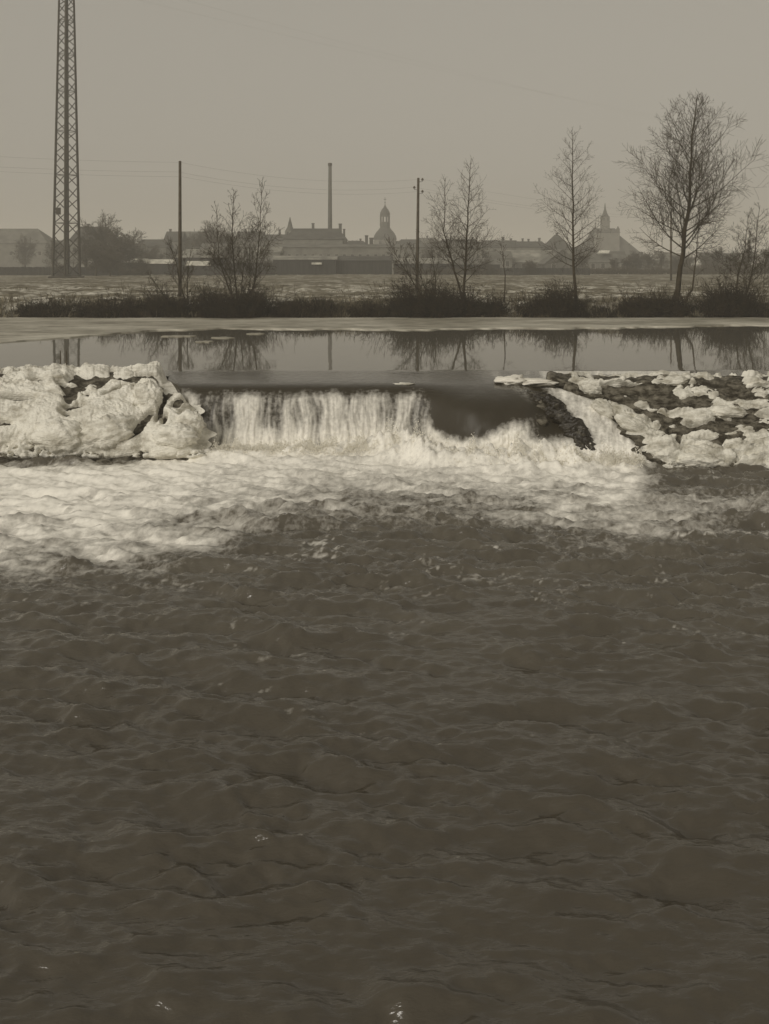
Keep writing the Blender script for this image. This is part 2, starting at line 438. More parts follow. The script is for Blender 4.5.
# chute: a dark wet band from (520,385) to (585,455), white to its right
line = 535 + (yp - 388) * 0.75
foamC = sstep(4, 22, px - line + 16 * fbm(s * 3, fallen * 3, 3, seed=91)) * (0.72 + 0.5 * fbm(s * 5, fallen * 4, 4, seed=92))
foamC = np.maximum(foamC, sstep(1.15, 1.5, fallen))
wm = sstep(424, 432, px - 10 * (fallen - 0.6) + 5 * st1)          # sharp edge curtain / hump
wm2 = sstep(515, 540, px)
foam = (1 - wm) * foamA + wm * (1 - wm2) * foam_sheenB + wm2 * foamC
foam = np.clip(foam, 0, 1)
dis = 0.05 * foam * (streak + 0.3) + 0.02 * foam * perlin(s * 18, fallen * 3, 95) + wm * foam * 0.10 * billow(s * 2.5, fallen * 2.5, 4, seed=96)
dis += (1 - wm) * 0.05 * sstep(0.3, 1, fallen) * st1
dis += wB * 0.10 * fbm(s * 0.9 + fallen * 0.5, fallen * 1.1, 2, seed=97) * sstep(0.1, 0.4, fallen)
Yp = Yp - dis; Zp = Zp + dis * 0.3
xr_ = np.interp(yp, [370, 385, 400, 415, 430, 445, 460, 475], [540, 545, 588, 602, 616, 630, 644, 668])
over = sstep(2, 24, px - xr_)          # the water sheet runs in under the right bank
Yp = Yp + over * 1.3 * sstep(372, 384, yp); Zp = Zp - over * 0.3 * sstep(372, 384, yp)
xl_ = np.interp(yp, [365, 380, 400, 430, 462], [170, 176, 190, 206, 210])
over = sstep(0, 18, xl_ - px)
Yp = Yp + over * 1.0 * sstep(368, 382, yp); Zp = Zp - over * 0.3 * sstep(368, 382, yp)
Xp = (px - 384.5) * Yp / F
tag(mesh_obj('waterfall', np.stack([Xp, Yp, Zp], -1).reshape(-1, 3), grid_faces(NR, len(cols))[:, ::-1], M['fall'], smooth=True, attrs={'foam': foam, 'ripple': 0.12 + 0.36 * sstep(0.10, 0.40, fallen)}), kind='structure')

# solid weir core beneath the water
wb = MB()
wb.box(-40, 40, 28.9, 31.2, -3.2, -0.22)
wb.box(-40, 40, 28.1, 28.9, -3.2, -0.9)
tag(wb.build('weir', M['rock']), 'stone weir core under the smooth water lip and the white curtain', 'weir')

# ------------------------------------------------------------ lower river
ly = [4.0]
while ly[-1] < 28.3: ly.append(ly[-1] * 1.0026 + 0.004)
ly = np.array([-70, -30, -10, 0, 2.5] + ly)
lx = axis(-14.5, 14.5, 0.042, 300)
LX, LY = np.meshgrid(lx, ly)
lp = LX * F / np.maximum(LY, 3) + 384.5
lyy = HOR + 5.5 * F / np.maximum(LY, 3)
yend = np.interp(lp, [-300, 0, 60, 120, 180, 240, 300, 360, 440, 510, 560, 640, 700, 745, 1000], [556, 560, 568, 572, 552, 522, 506, 500, 500, 505, 526, 532, 522, 505, 500])
w1 = fbm(LX * 0.55, LY * 1.1, 5, 0.6, seed=101); w2 = fbm(LX * 1.7, LY * 3.4, 5, 0.62, seed=102); w3 = fbm(LX * 0.3, LY * 0.5, 2, seed=103)
lyn = lyy + 9 * w2; lpn = lp + 30 * w1 + 14 * w2
fe = (yend - lyy + 16 * w3) / 46.0
fl = np.clip(0.30 + fe * 0.55 + 0.75 * w1 + 0.75 * w2, 0, 1)
fl *= sstep(-0.9, 0.35, fe)
# open water in front of the ice banks
bankL = sstep(1, 13, lyn - 459); bankR = sstep(12, 40, lyn - 474)
sideL = 1 - sstep(110, 180, lpn); sideR = sstep(622, 660, lpn)
fl = fl * (1 - sideL * (1 - bankL)) * (1 - sideR * (1 - bankR * 0.9))
# bright core right below the curtain
core = sstep(508, 466, lyy + 14 * w1) * sstep(165, 215, lpn) * (1 - sstep(600, 645, lpn))
fl = np.maximum(fl, core * (0.78 + 0.5 * w2 + 0.3 * w1))
# torn dark gaps and thin trailing lines of foam farther out
gap = sstep(0.16, 0.36, fbm(LX * 0.8 + 5, LY * 2.2, 4, 0.6, seed=106))
fl *= 1 - 0.55 * gap * sstep(462, 500, lyy)
line_ = 1 - np.abs(fbm(LX * 0.7 + 0.5 * w1, LY * 1.6, 4, 0.6, seed=107)) / 0.035
thr_ = np.clip(1 - np.abs(fbm(LX * 0.8 + 0.8 * w1, LY * 1.9, 5, 0.62, seed=131)) / 0.018, 0, 1) * sstep(0.12, 0.4, fbm(LX * 0.45 + 9, LY * 0.6, 3, seed=132)) * sstep(0.0, 0.25, fbm(LX * 3, LY * 5, 3, seed=133))
fl = np.maximum(fl, thr_ * 0.5 * (1 - sstep(640, 760, lyy)))
fleck = np.clip(line_, 0, 1) * sstep(0.05, 0.3, fbm(LX * 0.5, LY * 0.7, 3, seed=108)) * (1 - sstep(540, 610, lyy)) * 0.55
fl = np.clip(np.maximum(fl, fleck), 0, 1)
aer = 0.20 * (1 - sstep(520, 760, lyy)) * np.clip(0.8 + 1.3 * fbm(LX * 0.5, LY * 1.2, 4, 0.6, seed=118), 0, 2)   # air still mixed into the water
# wind and current waves: many short-crested trains, steeper near the fall, patchy farther out
dom = 0.30 * fbm(LX * 0.6, LY * 0.6, 3, seed=110); A = LX + dom; B = LY + 0.6 * dom
rw = np.random.default_rng(17); wav = np.zeros_like(LX)
patch = 0.75 + 0.75 * fbm(LX * 0.28, LY * 0.45, 3, seed=116)
for k in range(64):
    lam = 0.15 * (1.7 / 0.15) ** rw.random(); th = rw.normal(0.10, 0.36 + 0.25 * (lam < 0.4)); kk = 2 * np.pi / lam
    ph = kk * (A * np.sin(th) + B * np.cos(th)) + rw.uniform(0, 6.28)
    env = 0.55 + 0.9 * perlin(LX / (lam * 2.6) + k * 3.1, LY / (lam * 3.2), 300 + k)
    q = (np.sin(ph) + 1) * 0.5
    wav += 0.0080 * lam ** 0.88 * env * (2 * q ** 1.2 - 0.95)
chop = 0.085 * fbm(LX * 1.3, LY * 2.0, 5, 0.6, seed=113) + 0.02 * fbm(LX * 4, LY * 5, 3, 0.6, seed=114)
turb = 1 - sstep(500, 640, lyy)
LZ = -1.9 + wav * (1.5 * patch + 0.9 * turb) * 1.7 * (1 - 0.45 * fl) + chop * (0.62 + 0.8 * turb) * (1 - 0.4 * fl)
LZ += fl * (0.07 * billow(LX * 1.3, LY * 2.2, 5, 0.55, seed=120) - 0.03)
# boils heaped up against the foot of the falls
by = np.interp(lp, [150, 215, 300, 400, 430, 500, 560, 620, 660], [27.4, 27.4, 27.3, 27.1, 26.2, 26.0, 25.9, 25.8, 25.6])
bh = np.interp(lp, [140, 180, 215, 300, 370, 395, 415, 440, 480, 520, 560, 600, 640, 668], [0, 0.22, 0.25, 0.22, 0.32, 0.62, 0.70, 0.52, 0.48, 0.55, 0.45, 0.36, 0.2, 0])
d = (LY - by)
boil = bh * np.where(d < 0, np.exp(-(d / 0.8) ** 2), np.exp(-(d / np.where((lp > 405) & (lp < 600), 0.35, 0.9)) ** 2))
LZ += boil * (0.45 + 1.1 * billow(LX * 1.5, LY * 1.5, 6, 0.6, seed=121)) * (LY < 28.4)
fl = np.clip(np.maximum(fl, sstep(0.05, 0.2, boil) * (0.9 + 0.3 * w2)), 0, 1)
fl *= (LY > 8)
tag(mesh_obj('lower_river', np.stack([LX, LY, LZ], -1).reshape(-1, 3), grid_faces(len(ly), len(lx)), M['lower'], smooth=True, attrs={'foam': fl, 'air': np.clip(aer * 1.0, 0, 1)}), kind='structure')

# spray: droplets thrown up along the foot of the falls
M['spray'] = mat('spray', (0.82, 0.785, 0.685), 0.5)
rng = np.random.default_rng(3)
N = 16000
spx = rng.uniform(185, 645, N)
h0 = np.interp(spx, [185, 215, 300, 390, 430, 500, 560, 620, 645], [0.3, 0.4, 0.35, 0.75, 0.7, 0.55, 0.6, 0.6, 0.3])
sy_ = np.interp(spx, [150, 215, 300, 400, 430, 500, 560, 620, 660], [27.4, 27.3, 27.2, 27.0, 26.3, 25.9, 25.7, 25.5, 25.4]) - np.abs(rng.normal(0, 0.28, N)) + 0.1
clump = np.clip(0.5 + perlin(spx * 0.09, sy_ * 1.5, 131), 0.1, 1.3)
sz = -1.85 + h0 * clump * rng.beta(1.6, 2.2, N) * 1.25 + 0.08
sr = rng.uniform(0.006, 0.02, N)
cen = np.stack([(spx - 384.5) * sy_ / F, sy_, sz], 1)
octv = np.array([(1, 0, 0), (-1, 0, 0), (0, 1, 0), (0, -1, 0), (0, 0, 1.2), (0, 0, -1.2)])
octf = np.array([(0, 2, 4), (2, 1, 4), (1, 3, 4), (3, 0, 4), (2, 0, 5), (1, 2, 5), (3, 1, 5), (0, 3, 5)])
V = (cen[:, None, :] + sr[:, None, None] * octv[None]).reshape(-1, 3)
Fc = (np.arange(N)[:, None, None] * 6 + octf[None]).reshape(-1, 3)
tag(mesh_obj('spray', V, Fc, M['spray'], smooth=True), 'white spray thrown up where the falling water meets the pool', 'spray', kind='stuff')

# ------------------------------------------------------------ ice-covered banks beside the fall
def bank(name, label, cat, profile, pxa, pxb, xl_fn, top_y, bot_y, blobs, darks, seed, ice_bias, ledge, lumps, Yref):
    """rock face with a thick uneven skin of ice; where the ice is thin the rock shows"""
    n = 260; pr = prof(profile, n)
    c = np.arange(pxa, pxb, 0.8); px_ = np.repeat(c[None], n, 0)
    Yb = np.repeat(pr[:, 0:1], len(c), 1); Zb = np.repeat(pr[:, 1:2], len(c), 1)
    dy = np.gradient(pr[:, 0]); dz = np.gradient(pr[:, 1]); ln = np.hypot(dy, dz) + 1e-6
    ny = np.repeat((dz / ln)[:, None], len(c), 1); nzv = np.repeat((-dy / ln)[:, None], len(c), 1)
    py_ = HOR + (CAMZ - Zb) * F / Yb
    if xl_fn is not None:                       # shear the columns so that the bank's inner edge runs diagonally
        off = xl_fn(py_) - (pxa if xl_fn.inner == 'left' else pxb)
        fade = (1 - sstep(0, 1, (px_ - pxa) / 120)) if xl_fn.inner == 'left' else sstep(0, 1, (px_ - (pxb - 120)) / 120)
        px_ = px_ + off * fade
    xw = (px_ - 384.5) * Yref / F
    h = py_
    # rock: courses of flat stones
    warp = 0.12 * fbm(xw * 0.8, Zb * 1.2, 3, seed=seed)
    course = (Zb + warp) * 4.2
    fr = course - np.floor(course)
    brk = fbm(xw * 1.1 + np.floor(course) * 7.3, np.floor(course) * 3.1, 2, seed=seed + 1)
    rock = 0.05 + 0.17 * brk - 0.08 * np.exp(-((fr - 0.05) / 0.09) ** 2) + 0.07 * fbm(xw * 3, Zb * 4, 4, 0.6, seed=seed + 2)
    # ice thickness
    T = ice_bias + 0.022 * fbm(xw * 9, Zb * 11, 3, 0.6, seed=seed + 7) + 0.36 * (billow(xw * (0.5 if ledge else 0.8), Zb * (1.9 if ledge else 1.1), 5, 0.58 if ledge else 0.47, seed=seed + 5) - 0.35) + 0.10 * fbm(xw * 2.2, Zb * 2.8, 4, 0.55, seed=seed + 6)
    crk = np.abs(fbm(xw * (0.5 if ledge else 0.7) + 3, Zb * (3.2 if ledge else 1.7), 4, 0.55, seed=seed + 30))
    T -= (0.50 if ledge else 0.26) * np.exp(-(crk / (0.06 if ledge else 0.035)) ** 2)
    T += 0.025 * perlin(xw * 9 + 2 * crk, Zb * 2.5, seed + 31) * (1 - sstep(0.5, 0.8, nzv))
    if ledge: T += 0.16 * np.exp(-((fr - 0.80) / 0.16) ** 2) - 0.16 * np.exp(-((fr - 0.12) / 0.14) ** 2) + 0.10 * fbm(xw * 1.3, Zb * 5, 3, seed=seed + 8)
    for bx, byy, rx, ry, ang, amp in blobs:
        ca, sa = math.cos(R(ang)), math.sin(R(ang))
        ddx, ddy = px_ - bx, h - byy
        u = (ddx * ca + ddy * sa) / rx; v = (-ddx * sa + ddy * ca) / ry
        wob = 1 + 0.25 * fbm(xw * 1.5, Zb * 1.8, 3, seed=seed + 9)
        r2 = (u * u + v * v) * wob
        T = np.maximum(T, np.where(r2 < 1, amp * (1 if ledge else 0.68) * np.sqrt(np.clip(1 - r2, 0, 1)) + 0.04 * fbm(xw * 3.5, Zb * 3.5, 3, seed=seed + 10), -9))
    for bx, byy, rx, ry, ang, amp in darks:
        ca, sa = math.cos(R(ang)), math.sin(R(ang))
        ddx, ddy = px_ - bx, h - byy
        u = (ddx * ca + ddy * sa) / rx; v = (-ddx * sa + ddy * ca) / ry
        k = np.exp(-(u * u + v * v) ** 1.5)
        T = T - amp * k * 2.0; rock = rock - 0.12 * k
    # snow lies on the flat top
    flat = sstep(0.75, 0.95, nzv)
    T = np.where(flat > 0.5, np.minimum(T, 0.14), T) + flat * (0.0 + 0.22 * fbm(xw * 1.3, Yb * 2, 4, 0.6, seed=seed + 12))
    # the skin stops just above the pool and leaves a dark slot
    T -= (0.20 if ledge else 0.05) * np.exp(-(crk / (0.045 if ledge else 0.03)) ** 2) + (0.05 * np.exp(-((fr - 0.12) / 0.1) ** 2) if ledge else 0)
    T = T - 0.9 * sstep(bot_y - 3.5, bot_y + 1, h + 1.5 * fbm(xw * 1.5, xw * 0, 3, seed=seed + 13))
    edge = (px_ - px_[:, :1]) if (xl_fn is not None and xl_fn.inner == 'left') else (px_[:, -1:] - px_)
    if xl_fn is not None and xl_fn.inner == 'right':
        tuck = 1.1 * (1 - sstep(-6, 26, edge + 10 * fbm(xw * 2, Zb * 2, 3, seed=seed + 14)))
        T = T - tuck; rock = rock - tuck - 0.12
    elif xl_fn is not None:
        T = T - 0.9 * (1 - sstep(4, 13, edge + 8 * fbm(xw * 3, Zb * 3, 3, seed=seed + 14)))
        rock = rock + 0.10 * (1 - sstep(4, 16, edge)) - 1.0 * (1 - sstep(0, 5, edge + 4 * fbm(xw * 2, Zb * 2, 2, seed=seed + 16)))
    ice_m = M['icefall'] if ledge else M['icewhite']
    root = empty(name, (float(np.mean(xw)), Yref, -2.0)); tag(root, label, cat)
    ox, oy, oz = root.location
    def surf(nm, disp, m, sm=True):
        v = np.stack([(px_ - 384.5) * Yb / F - ox, Yb + ny * disp - oy, Zb + nzv * disp - oz], -1).reshape(-1, 3)
        return mesh_obj(nm, v, grid_faces(n, len(c))[:, ::-1], m, root, smooth=sm)
    surf('rock_face', rock, M['rock'])
    T = T + 0.02 * fbm(xw * 16, Zb * 16, 3, 0.6, seed=seed + 15)
    surf('ice_sheet', np.clip(T, -0.35, 1.2), ice_m)
    for lx_, ly_, rx, ry, ang, fwd in lumps:
        # rounded frozen lump standing proud of the sheet
        i = int(np.argmin(np.abs(py_[:, len(c) // 2] - ly_) + 50 * (Zb[:, 0] > 0.35)))
        Yc = pr[i, 0] - 0.12 - fwd; zc = CAMZ - (ly_ - HOR) * Yc / F
        sxm, szm = rx * Yc / F, ry * Yc / F
        nu, nv = 60, 34; vv = []
        ca, sa = math.cos(R(ang)), math.sin(R(ang))
        U, Vv = np.meshgrid(np.linspace(0, 2 * np.pi, nu, endpoint=False), np.linspace(0.02, np.pi - 0.02, nv))
        dx_ = np.cos(U) * np.sin(Vv); dz_ = np.cos(Vv); dy_ = np.sin(U) * np.sin(Vv)
        k = 1 + 0.32 * fbm(dx_ * 1.6 + lx_, dz_ * 1.6 + dy_ + ly_, 4, 0.6, seed=seed + 20) + 0.22 * (billow(dx_ * 3 + lx_, dz_ * 3 + dy_, 4, 0.6, seed=seed + 21) - 0.4)
        a_ = dx_ * sxm * k; z_ = dz_ * szm * k; y_ = dy_ * (0.5 * (sxm + szm)) * 0.75 * k
        vx = a_ * ca + z_ * sa; vz = -a_ * sa + z_ * ca
        v = np.stack([vx + X(lx_, Yc) - ox, y_ + Yc - oy, vz + zc - oz], -1).reshape(-1, 3)
        fs = []
        for q in range(nv - 1):
            for w_ in range(nu):
                w2_ = (w_ + 1) % nu
                fs.append((q * nu + w_, (q + 1) * nu + w_, (q + 1) * nu + w2_, q * nu + w2_))
        fs.append(tuple(range(nu))[::-1] if False else tuple(range(nu))); fs.append(tuple((nv - 1) * nu + k_ for k_ in range(nu))[::-1])
        mesh_obj('ice_lump', v, fs, ice_m, root, smooth=True)
    return root

M['icefall'] = mat('frozen_spray', (0.76, 0.735, 0.65), 0.6, (0.30, 0.275, 0.21), 2.2, 0.8, 11, stretch=(1, 1, 1.8), thr=(0.43, 0.70))

M['icewhite'] = mat('frozen_spray_white', (0.80, 0.775, 0.69), 0.6, (0.34, 0.31, 0.24), 1.9, 0.9, 12, stretch=(1, 1, 2.0), thr=(0.46, 0.74))
def le_left(py): return np.interp(py, [365, 380, 400, 430, 462], [172, 182, 200, 209, 220]) + 5 * np.sin(py * 0.21) + 3 * np.sin(py * 0.53 + 1)
le_left.inner = 'right'
bank('ice_covered_bank', 'low bank left of the fall, mostly buried in thick white frozen spray', 'ice bank',
     [(31.5, -.5), (30.6, .10), (29.6, .26), (28.6, .20), (28.2, -.02), (27.6, -.4), (27.0, -1.0), (26.65, -1.5), (26.3, -2.3)],
     -190, 214, le_left, 362, 460,
     [(100, 425, 42, 26, -15, .52), (45, 415, 34, 30, 0, .40), (40, 385, 30, 16, 0, .30), (150, 397, 15, 18, 0, .42), (172, 432, 34, 26, -10, .42),
      (110, 398, 26, 14, -30, .30), (-20, 410, 50, 40, 0, .4), (-90, 405, 50, 40, 0, .45), (195, 400, 16, 22, 30, .25), (125, 440, 20, 16, 0, .35)],
     [(70, 396, 5, 7, 30, .4), (73, 408, 9, 3, 0, .4), (75, 388, 10, 2.5, -10, .35), (66, 415, 6, 3, 20, .3), (118, 378, 34, 2.6, 3, .7), (95, 380, 12, 3, 0, .5), (163, 398, 2.6, 20, 12, .8), (142, 426, 14, 3.2, -48, .8), (132, 435, 6, 2.5, -20, .4), (38, 381, 8, 3, 0, .4), (115, 392, 12, 2, -25, .25), (50, 395, 12, 1.6, 5, .2), (78, 380, 9, 3, 0, .5), (64, 386, 7, 3, 20, .4), (150, 376, 14, 2.2, 0, .6), (178, 402, 7, 3, -30, .4), (198, 436, 8, 3, 0, .3), (20, 400, 14, 3, 0, .4), (-10, 425, 18, 3, 0, .4), (165, 420, 3, 6, 0, .4), (182, 388, 5, 4, 0, .5), (168, 386, 8, 7, 0, .4), (190, 418, 10, 2, 10, .5)],
     200, 0.04, False,
     [(148, 397, 14, 15, 5, 0.02), (108, 432, 25, 17, -12, 0.1), (176, 436, 22, 13, 0, .05), (60, 436, 26, 17, 5, .05), (190, 424, 14, 14, 20, -.05)], 27.8)
def le_right(py): return np.interp(py, [370, 385, 400, 415, 430, 445, 460, 475], [540, 548, 590, 600, 618, 630, 640, 668]) + 6 * np.sin(py * 0.33) + 3.5 * np.sin(py * 0.8 + 1)
le_right.inner = 'left'
bank('ice_covered_bank', 'stepped stone bank right of the fall with rock ledges showing between ice lumps', 'ice bank',
     [(31.2, -.5), (30.2, -.10), (29.5, .03), (28.7, .0), (28.4, -.18), (27.6, -.6), (26.8, -1.12), (26.0, -1.6), (25.2, -2.3)],
     560, 960, le_right, 377, 473,
     [(622, 422, 44, 12, 33, .42), (592, 388, 16, 9, 10, .28), (666, 449, 21, 19, 0, .42), (702, 457, 34, 14, 0, .36), (736, 455, 26, 14, 0, .36), (780, 450, 40, 20, 0, .4),
      (700, 418, 20, 8, 0, .25), (725, 411, 26, 8, 0, .24), (735, 432, 20, 8, 0, .22), (670, 382, 22, 6, -8, .28), (640, 398, 14, 5, 5, .2), (690, 392, 24, 5, 0, .22),
      (840, 440, 50, 30, 0, .4), (650, 425, 20, 7, 10, .2)],
     [(648, 396, 26, 5, 4, .35), (690, 404, 18, 4, 0, .35), (700, 430, 30, 3.5, 4, .35), (745, 420, 12, 6, 0, .3), (660, 405, 14, 4, 10, .35), (640, 412, 22, 4, 20, .4), (676, 432, 14, 4, 5, .35), (676, 446, 3, 9, 20, .6), (650, 388, 22, 4, 0, .3), (715, 444, 9, 3, 0, .4), (735, 395, 16, 7, 0, .4),
      (718, 384, 18, 4, 0, .4), (610, 394, 12, 5, 0, .3), (722, 425, 14, 4, 0, .3)],
     300, 0.05, True,
     [(664, 450, 16, 15, 0, .05), (700, 460, 24, 8, 3, .02), (606, 410, 17, 8, 36, .08), (634, 426, 20, 8.5, 30, .08), (592, 390, 10, 6, 15, .10),
      (729, 413, 18, 4.5, 0, 0), (674, 381, 15, 4.5, -6, 0.08)], 27.6)

# flat stones and ice bits on the crest
def rock_thing(name, px_, y, Y, w, h, d, seed, m, root=None, snow=0.0, label=None, cat=None):
    cx, _, cz = P(px_, y, Y)
    U, Vv = np.meshgrid(np.linspace(0, 2 * np.pi, 30, endpoint=False), np.linspace(0.05, np.pi - 0.05, 16))
    sg = lambda a, p: np.sign(a) * np.abs(a) ** p
    dx_ = sg(np.cos(U), .9) * sg(np.sin(Vv), .9); dz_ = sg(np.cos(Vv), .8); dy_ = sg(np.sin(U), .9) * sg(np.sin(Vv), .9)
    k = 1 + 0.75 * fbm(dx_ * 1.5 + seed, dz_ * 1.5 + dy_, 4, 0.6, seed=seed)
    def mk(nm, sx, sy, sz, oz_, mm, par):
        v = np.stack([dx_ * sx * k, dy_ * sy * k, dz_ * sz * k + oz_], -1).reshape(-1, 3); nu = 30; fs = []
        for q in range(15):
            for w_ in range(nu):
                w2_ = (w_ + 1) % nu; fs.append((q * nu + w_, (q + 1) * nu + w_, (q + 1) * nu + w2_, q * nu + w2_))
        fs += [tuple(range(nu)), tuple(15 * nu + k_ for k_ in range(nu))[::-1]]
        return mesh_obj(nm, v, fs, mm, par, smooth=True)
    if snow:
        e = empty(name, (cx, Y, cz)); mk('stone', w, d, h, 0, m, e); mk('snow_cap', w * 1.04, d * 1.02, snow, h * 0.85, M['snow'], e)
        tag(e, label, cat)
    else:
        o = mk(name, w, d, h, 0, m, None); o.location = (cx, Y, cz); tag(o, label, cat)
rock_thing('boulder', 511, 384, 28.9, 0.42, 0.13, 0.4, 401, M['rock'], snow=0.14, label='snow-capped round stone at the left end of the snowy slab', cat='rock')
rock_thing('stone_slab', 536, 385, 28.9, 0.72, 0.12, 0.5, 402, M['rock'], snow=0.07, label='long dark flat slab with thin snow on the weir crest', cat='rock')
rock_thing('ice_chunk', 405, 384.5, 28.7, 0.34, 0.05, 0.18, 403, M['icefall'], label='small ice chunk caught on the lip above the right end of the curtain', cat='ice')
rock_thing('boulder', 548, 408, 27.55, 0.55, 0.25, 0.3, 405, M['rock'], label='dark wet rock breaking the water at the top of the chute', cat='rock')
rock_thing('boulder', 536, 422, 27.0, 0.40, 0.20, 0.3, 407, M['rock'], label='dark wet rock below the smooth hump, left of the chute', cat='rock')
def ledge(path, label, seed):
    """wet rock rib under the edge of the chute, a broken sloping ridge"""
    pts = [Vector(P(a, b_, Y)) for a, b_, Y, r in path]; n, m_ = 90, 40; v = []
    o = pts[0].copy()
    for i in range(n):
        f = i / (n - 1) * (len(pts) - 1); k = min(int(f), len(pts) - 2); q = pts[k].lerp(pts[k + 1], f - k); r = path[k][3] * (1 - f + k) + path[k + 1][3] * (f - k)
        for j in range(m_):
            a = 2 * math.pi * j / m_
            v.append((q.x - o.x, q.y - o.y, q.z - o.z, math.cos(a) * r, math.sin(a) * r, f, a))
    v = np.array(v); kk = 1 + 0.9 * fbm(v[:, 5] * 2.6, np.cos(v[:, 6]) * 1.2 + np.sin(v[:, 6]) * 0.7, 5, 0.6, seed=seed) + 0.25 * perlin(v[:, 5] * 9, v[:, 6] * 1.5, seed + 3)
    e_ = sstep(0, 0.25, v[:, 5]) * (1 - sstep(len(pts) - 1.35, len(pts) - 1, v[:, 5])) + 0.02
    V_ = np.stack([v[:, 0] + v[:, 3] * kk * e_, v[:, 1] - v[:, 4] * kk * e_ * .65, v[:, 2] + v[:, 4] * kk * e_ * 0.7 - 0.04], -1)
    fs = [(i * m_ + j, i * m_ + (j + 1) % m_, (i + 1) * m_ + (j + 1) % m_, (i + 1) * m_ + j) for i in range(n - 1) for j in range(m_)]
    ob = mesh_obj('rock_ledge', V_, fs, M['wet_rock'], smooth=True); ob.location = o; tag(ob, label, 'rock')
M['wet_rock'] = mat('wet_rock', (0.018, 0.013, 0.006), 0.35, (0.10, 0.088, 0.062), 5.0, 1.0, 12, thr=(0.5, 0.72), spec=0.5)
ledge([(522, 392, 28.3, .18), (540, 399, 27.75, .30), (556, 411, 27.3, .34), (570, 426, 26.9, .34), (582, 441, 26.45, .28), (594, 462, 25.9, .12)], 'long dark wet rock ledge sloping down left of the white chute', 501)
for i, (p_, y_, lab) in enumerate([(60, 355, 'leftmost of two short sticks standing out of the ice on the left bank'), (66, 356, 'right one of two short sticks standing out of the ice on the left bank')]):
    o = MB().tube([(0, 0, -0.3), (0.02, 0, 0.1), (0.0, 0.02, 0.32)], [0.025, 0.022, 0.015], 6).build('stick', M['wood'])
    o.location = P(p_, 361, 30); tag(o, lab, 'stick', 'sticks in the ice')

# ------------------------------------------------------------ trees
def grow(mb, p, d, length, r, level, rs, P_):
    """one limb as a bent polyline with its side shoots"""
    nseg = P_['seg'][level]; pts = [Vector(p)]; d = Vector(d).normalized(); rad = [r]
    up = P_['up'][level]; wig = P_['wig'][level]
    for i in range(nseg):
        d = (d + Vector((rs.uniform(-wig, wig), rs.uniform(-wig, wig), rs.uniform(-wig, wig) + up))).normalized()
        pts.append(pts[-1] + d * (length / nseg)); rad.append(max(P_['rmin'], r * (1 - 0.8 * (i + 1) / nseg)))
    mb.tube(pts, rad, 4 if level == 0 else 3, cap=False)
    if level + 1 < len(P_['seg']):
        k = max(1, int(length * P_['dens'][level]))
        for j in range(k):
            f = rs.uniform(0.18, 0.98); q = f * nseg; i = min(int(q), nseg - 1)
            pos = pts[i].lerp(pts[i + 1], q - i); dd = (pts[i + 1] - pts[i]).normalized()
            a = rs.uniform(0, 2 * math.pi); side = dd.cross(Vector((math.cos(a), math.sin(a), 0.3))).normalized()
            ang = R(rs.uniform(28, 62)); nd = dd * math.cos(ang) + side * math.sin(ang)
            grow(mb, pos, nd, length * rs.uniform(0.28, 0.55) * (1.15 - 0.5 * f), max(P_['rmin'], rad[i] * 0.55), level + 1, rs, P_)

def tree(name, label, stems, Y, branches, PR, seed, group='bare trees on the far bank'):
    """stems: list of pixel-traced paths [(px, y, dY), ...] with base radius; real size comes from the distance Y"""
    rs = random.Random(seed)
    b0 = P(stems[0][0][0][0], stems[0][0][0][1], Y)
    root = empty(name, b0); tag(root, label, 'tree', group); o = Vector(b0)
    crown = MB()
    for path, r0, nb, blen, frm in stems:
        pts = [Vector(P(a, b_, Y + dy)) - o for a, b_, dy in path]
        # resample with slight wobble
        res = []
        for i in range(len(pts) - 1):
            for k in range(4):
                q = pts[i].lerp(pts[i + 1], k / 4)
                res.append(q + Vector((rs.uniform(-1, 1), rs.uniform(-1, 1), 0)) * r0 * 0.35 * (0 if i + k == 0 else 1))
        res.append(pts[-1]); n = len(res)
        rad = [max(0.012, r0 * (1 - 0.88 * (i / (n - 1)) ** 0.85)) for i in range(n)]
        rad[0] *= 1.25
        MB().tube(res, rad, 7).build('trunk', M['bark'], root, smooth=True)
        H = (res[-1] - res[0]).length
        for j in range(nb):
            f = frm + (1 - frm) * (j + rs.random()) / nb
            q = f * (n - 1); i = min(int(q), n - 2)
            pos = res[i].lerp(res[i + 1], q - i); dd = (res[i + 1] - res[i]).normalized()
            a = j * 2.4 + rs.uniform(-0.5, 0.5)
            side = Vector((math.cos(a), math.sin(a), 0)); ang = R(rs.uniform(PR['ang'][0], PR['ang'][1])) * (1.1 - 0.35 * f)
            g_ = (f - frm) / (1 - frm)
            ll = blen * (1.0 - g_) ** 0.7 * (0.55 + 0.45 * min(1, g_ * 4 + 0.4)) * rs.uniform(0.6, 1.1) + 0.35
            grow(crown, pos, dd * math.cos(ang) + side * math.sin(ang), ll, min(0.05, max(0.014, rad[i] * 0.33)), 0, rs, PR)
    crown.build('crown', M['twig'], root)
    return root

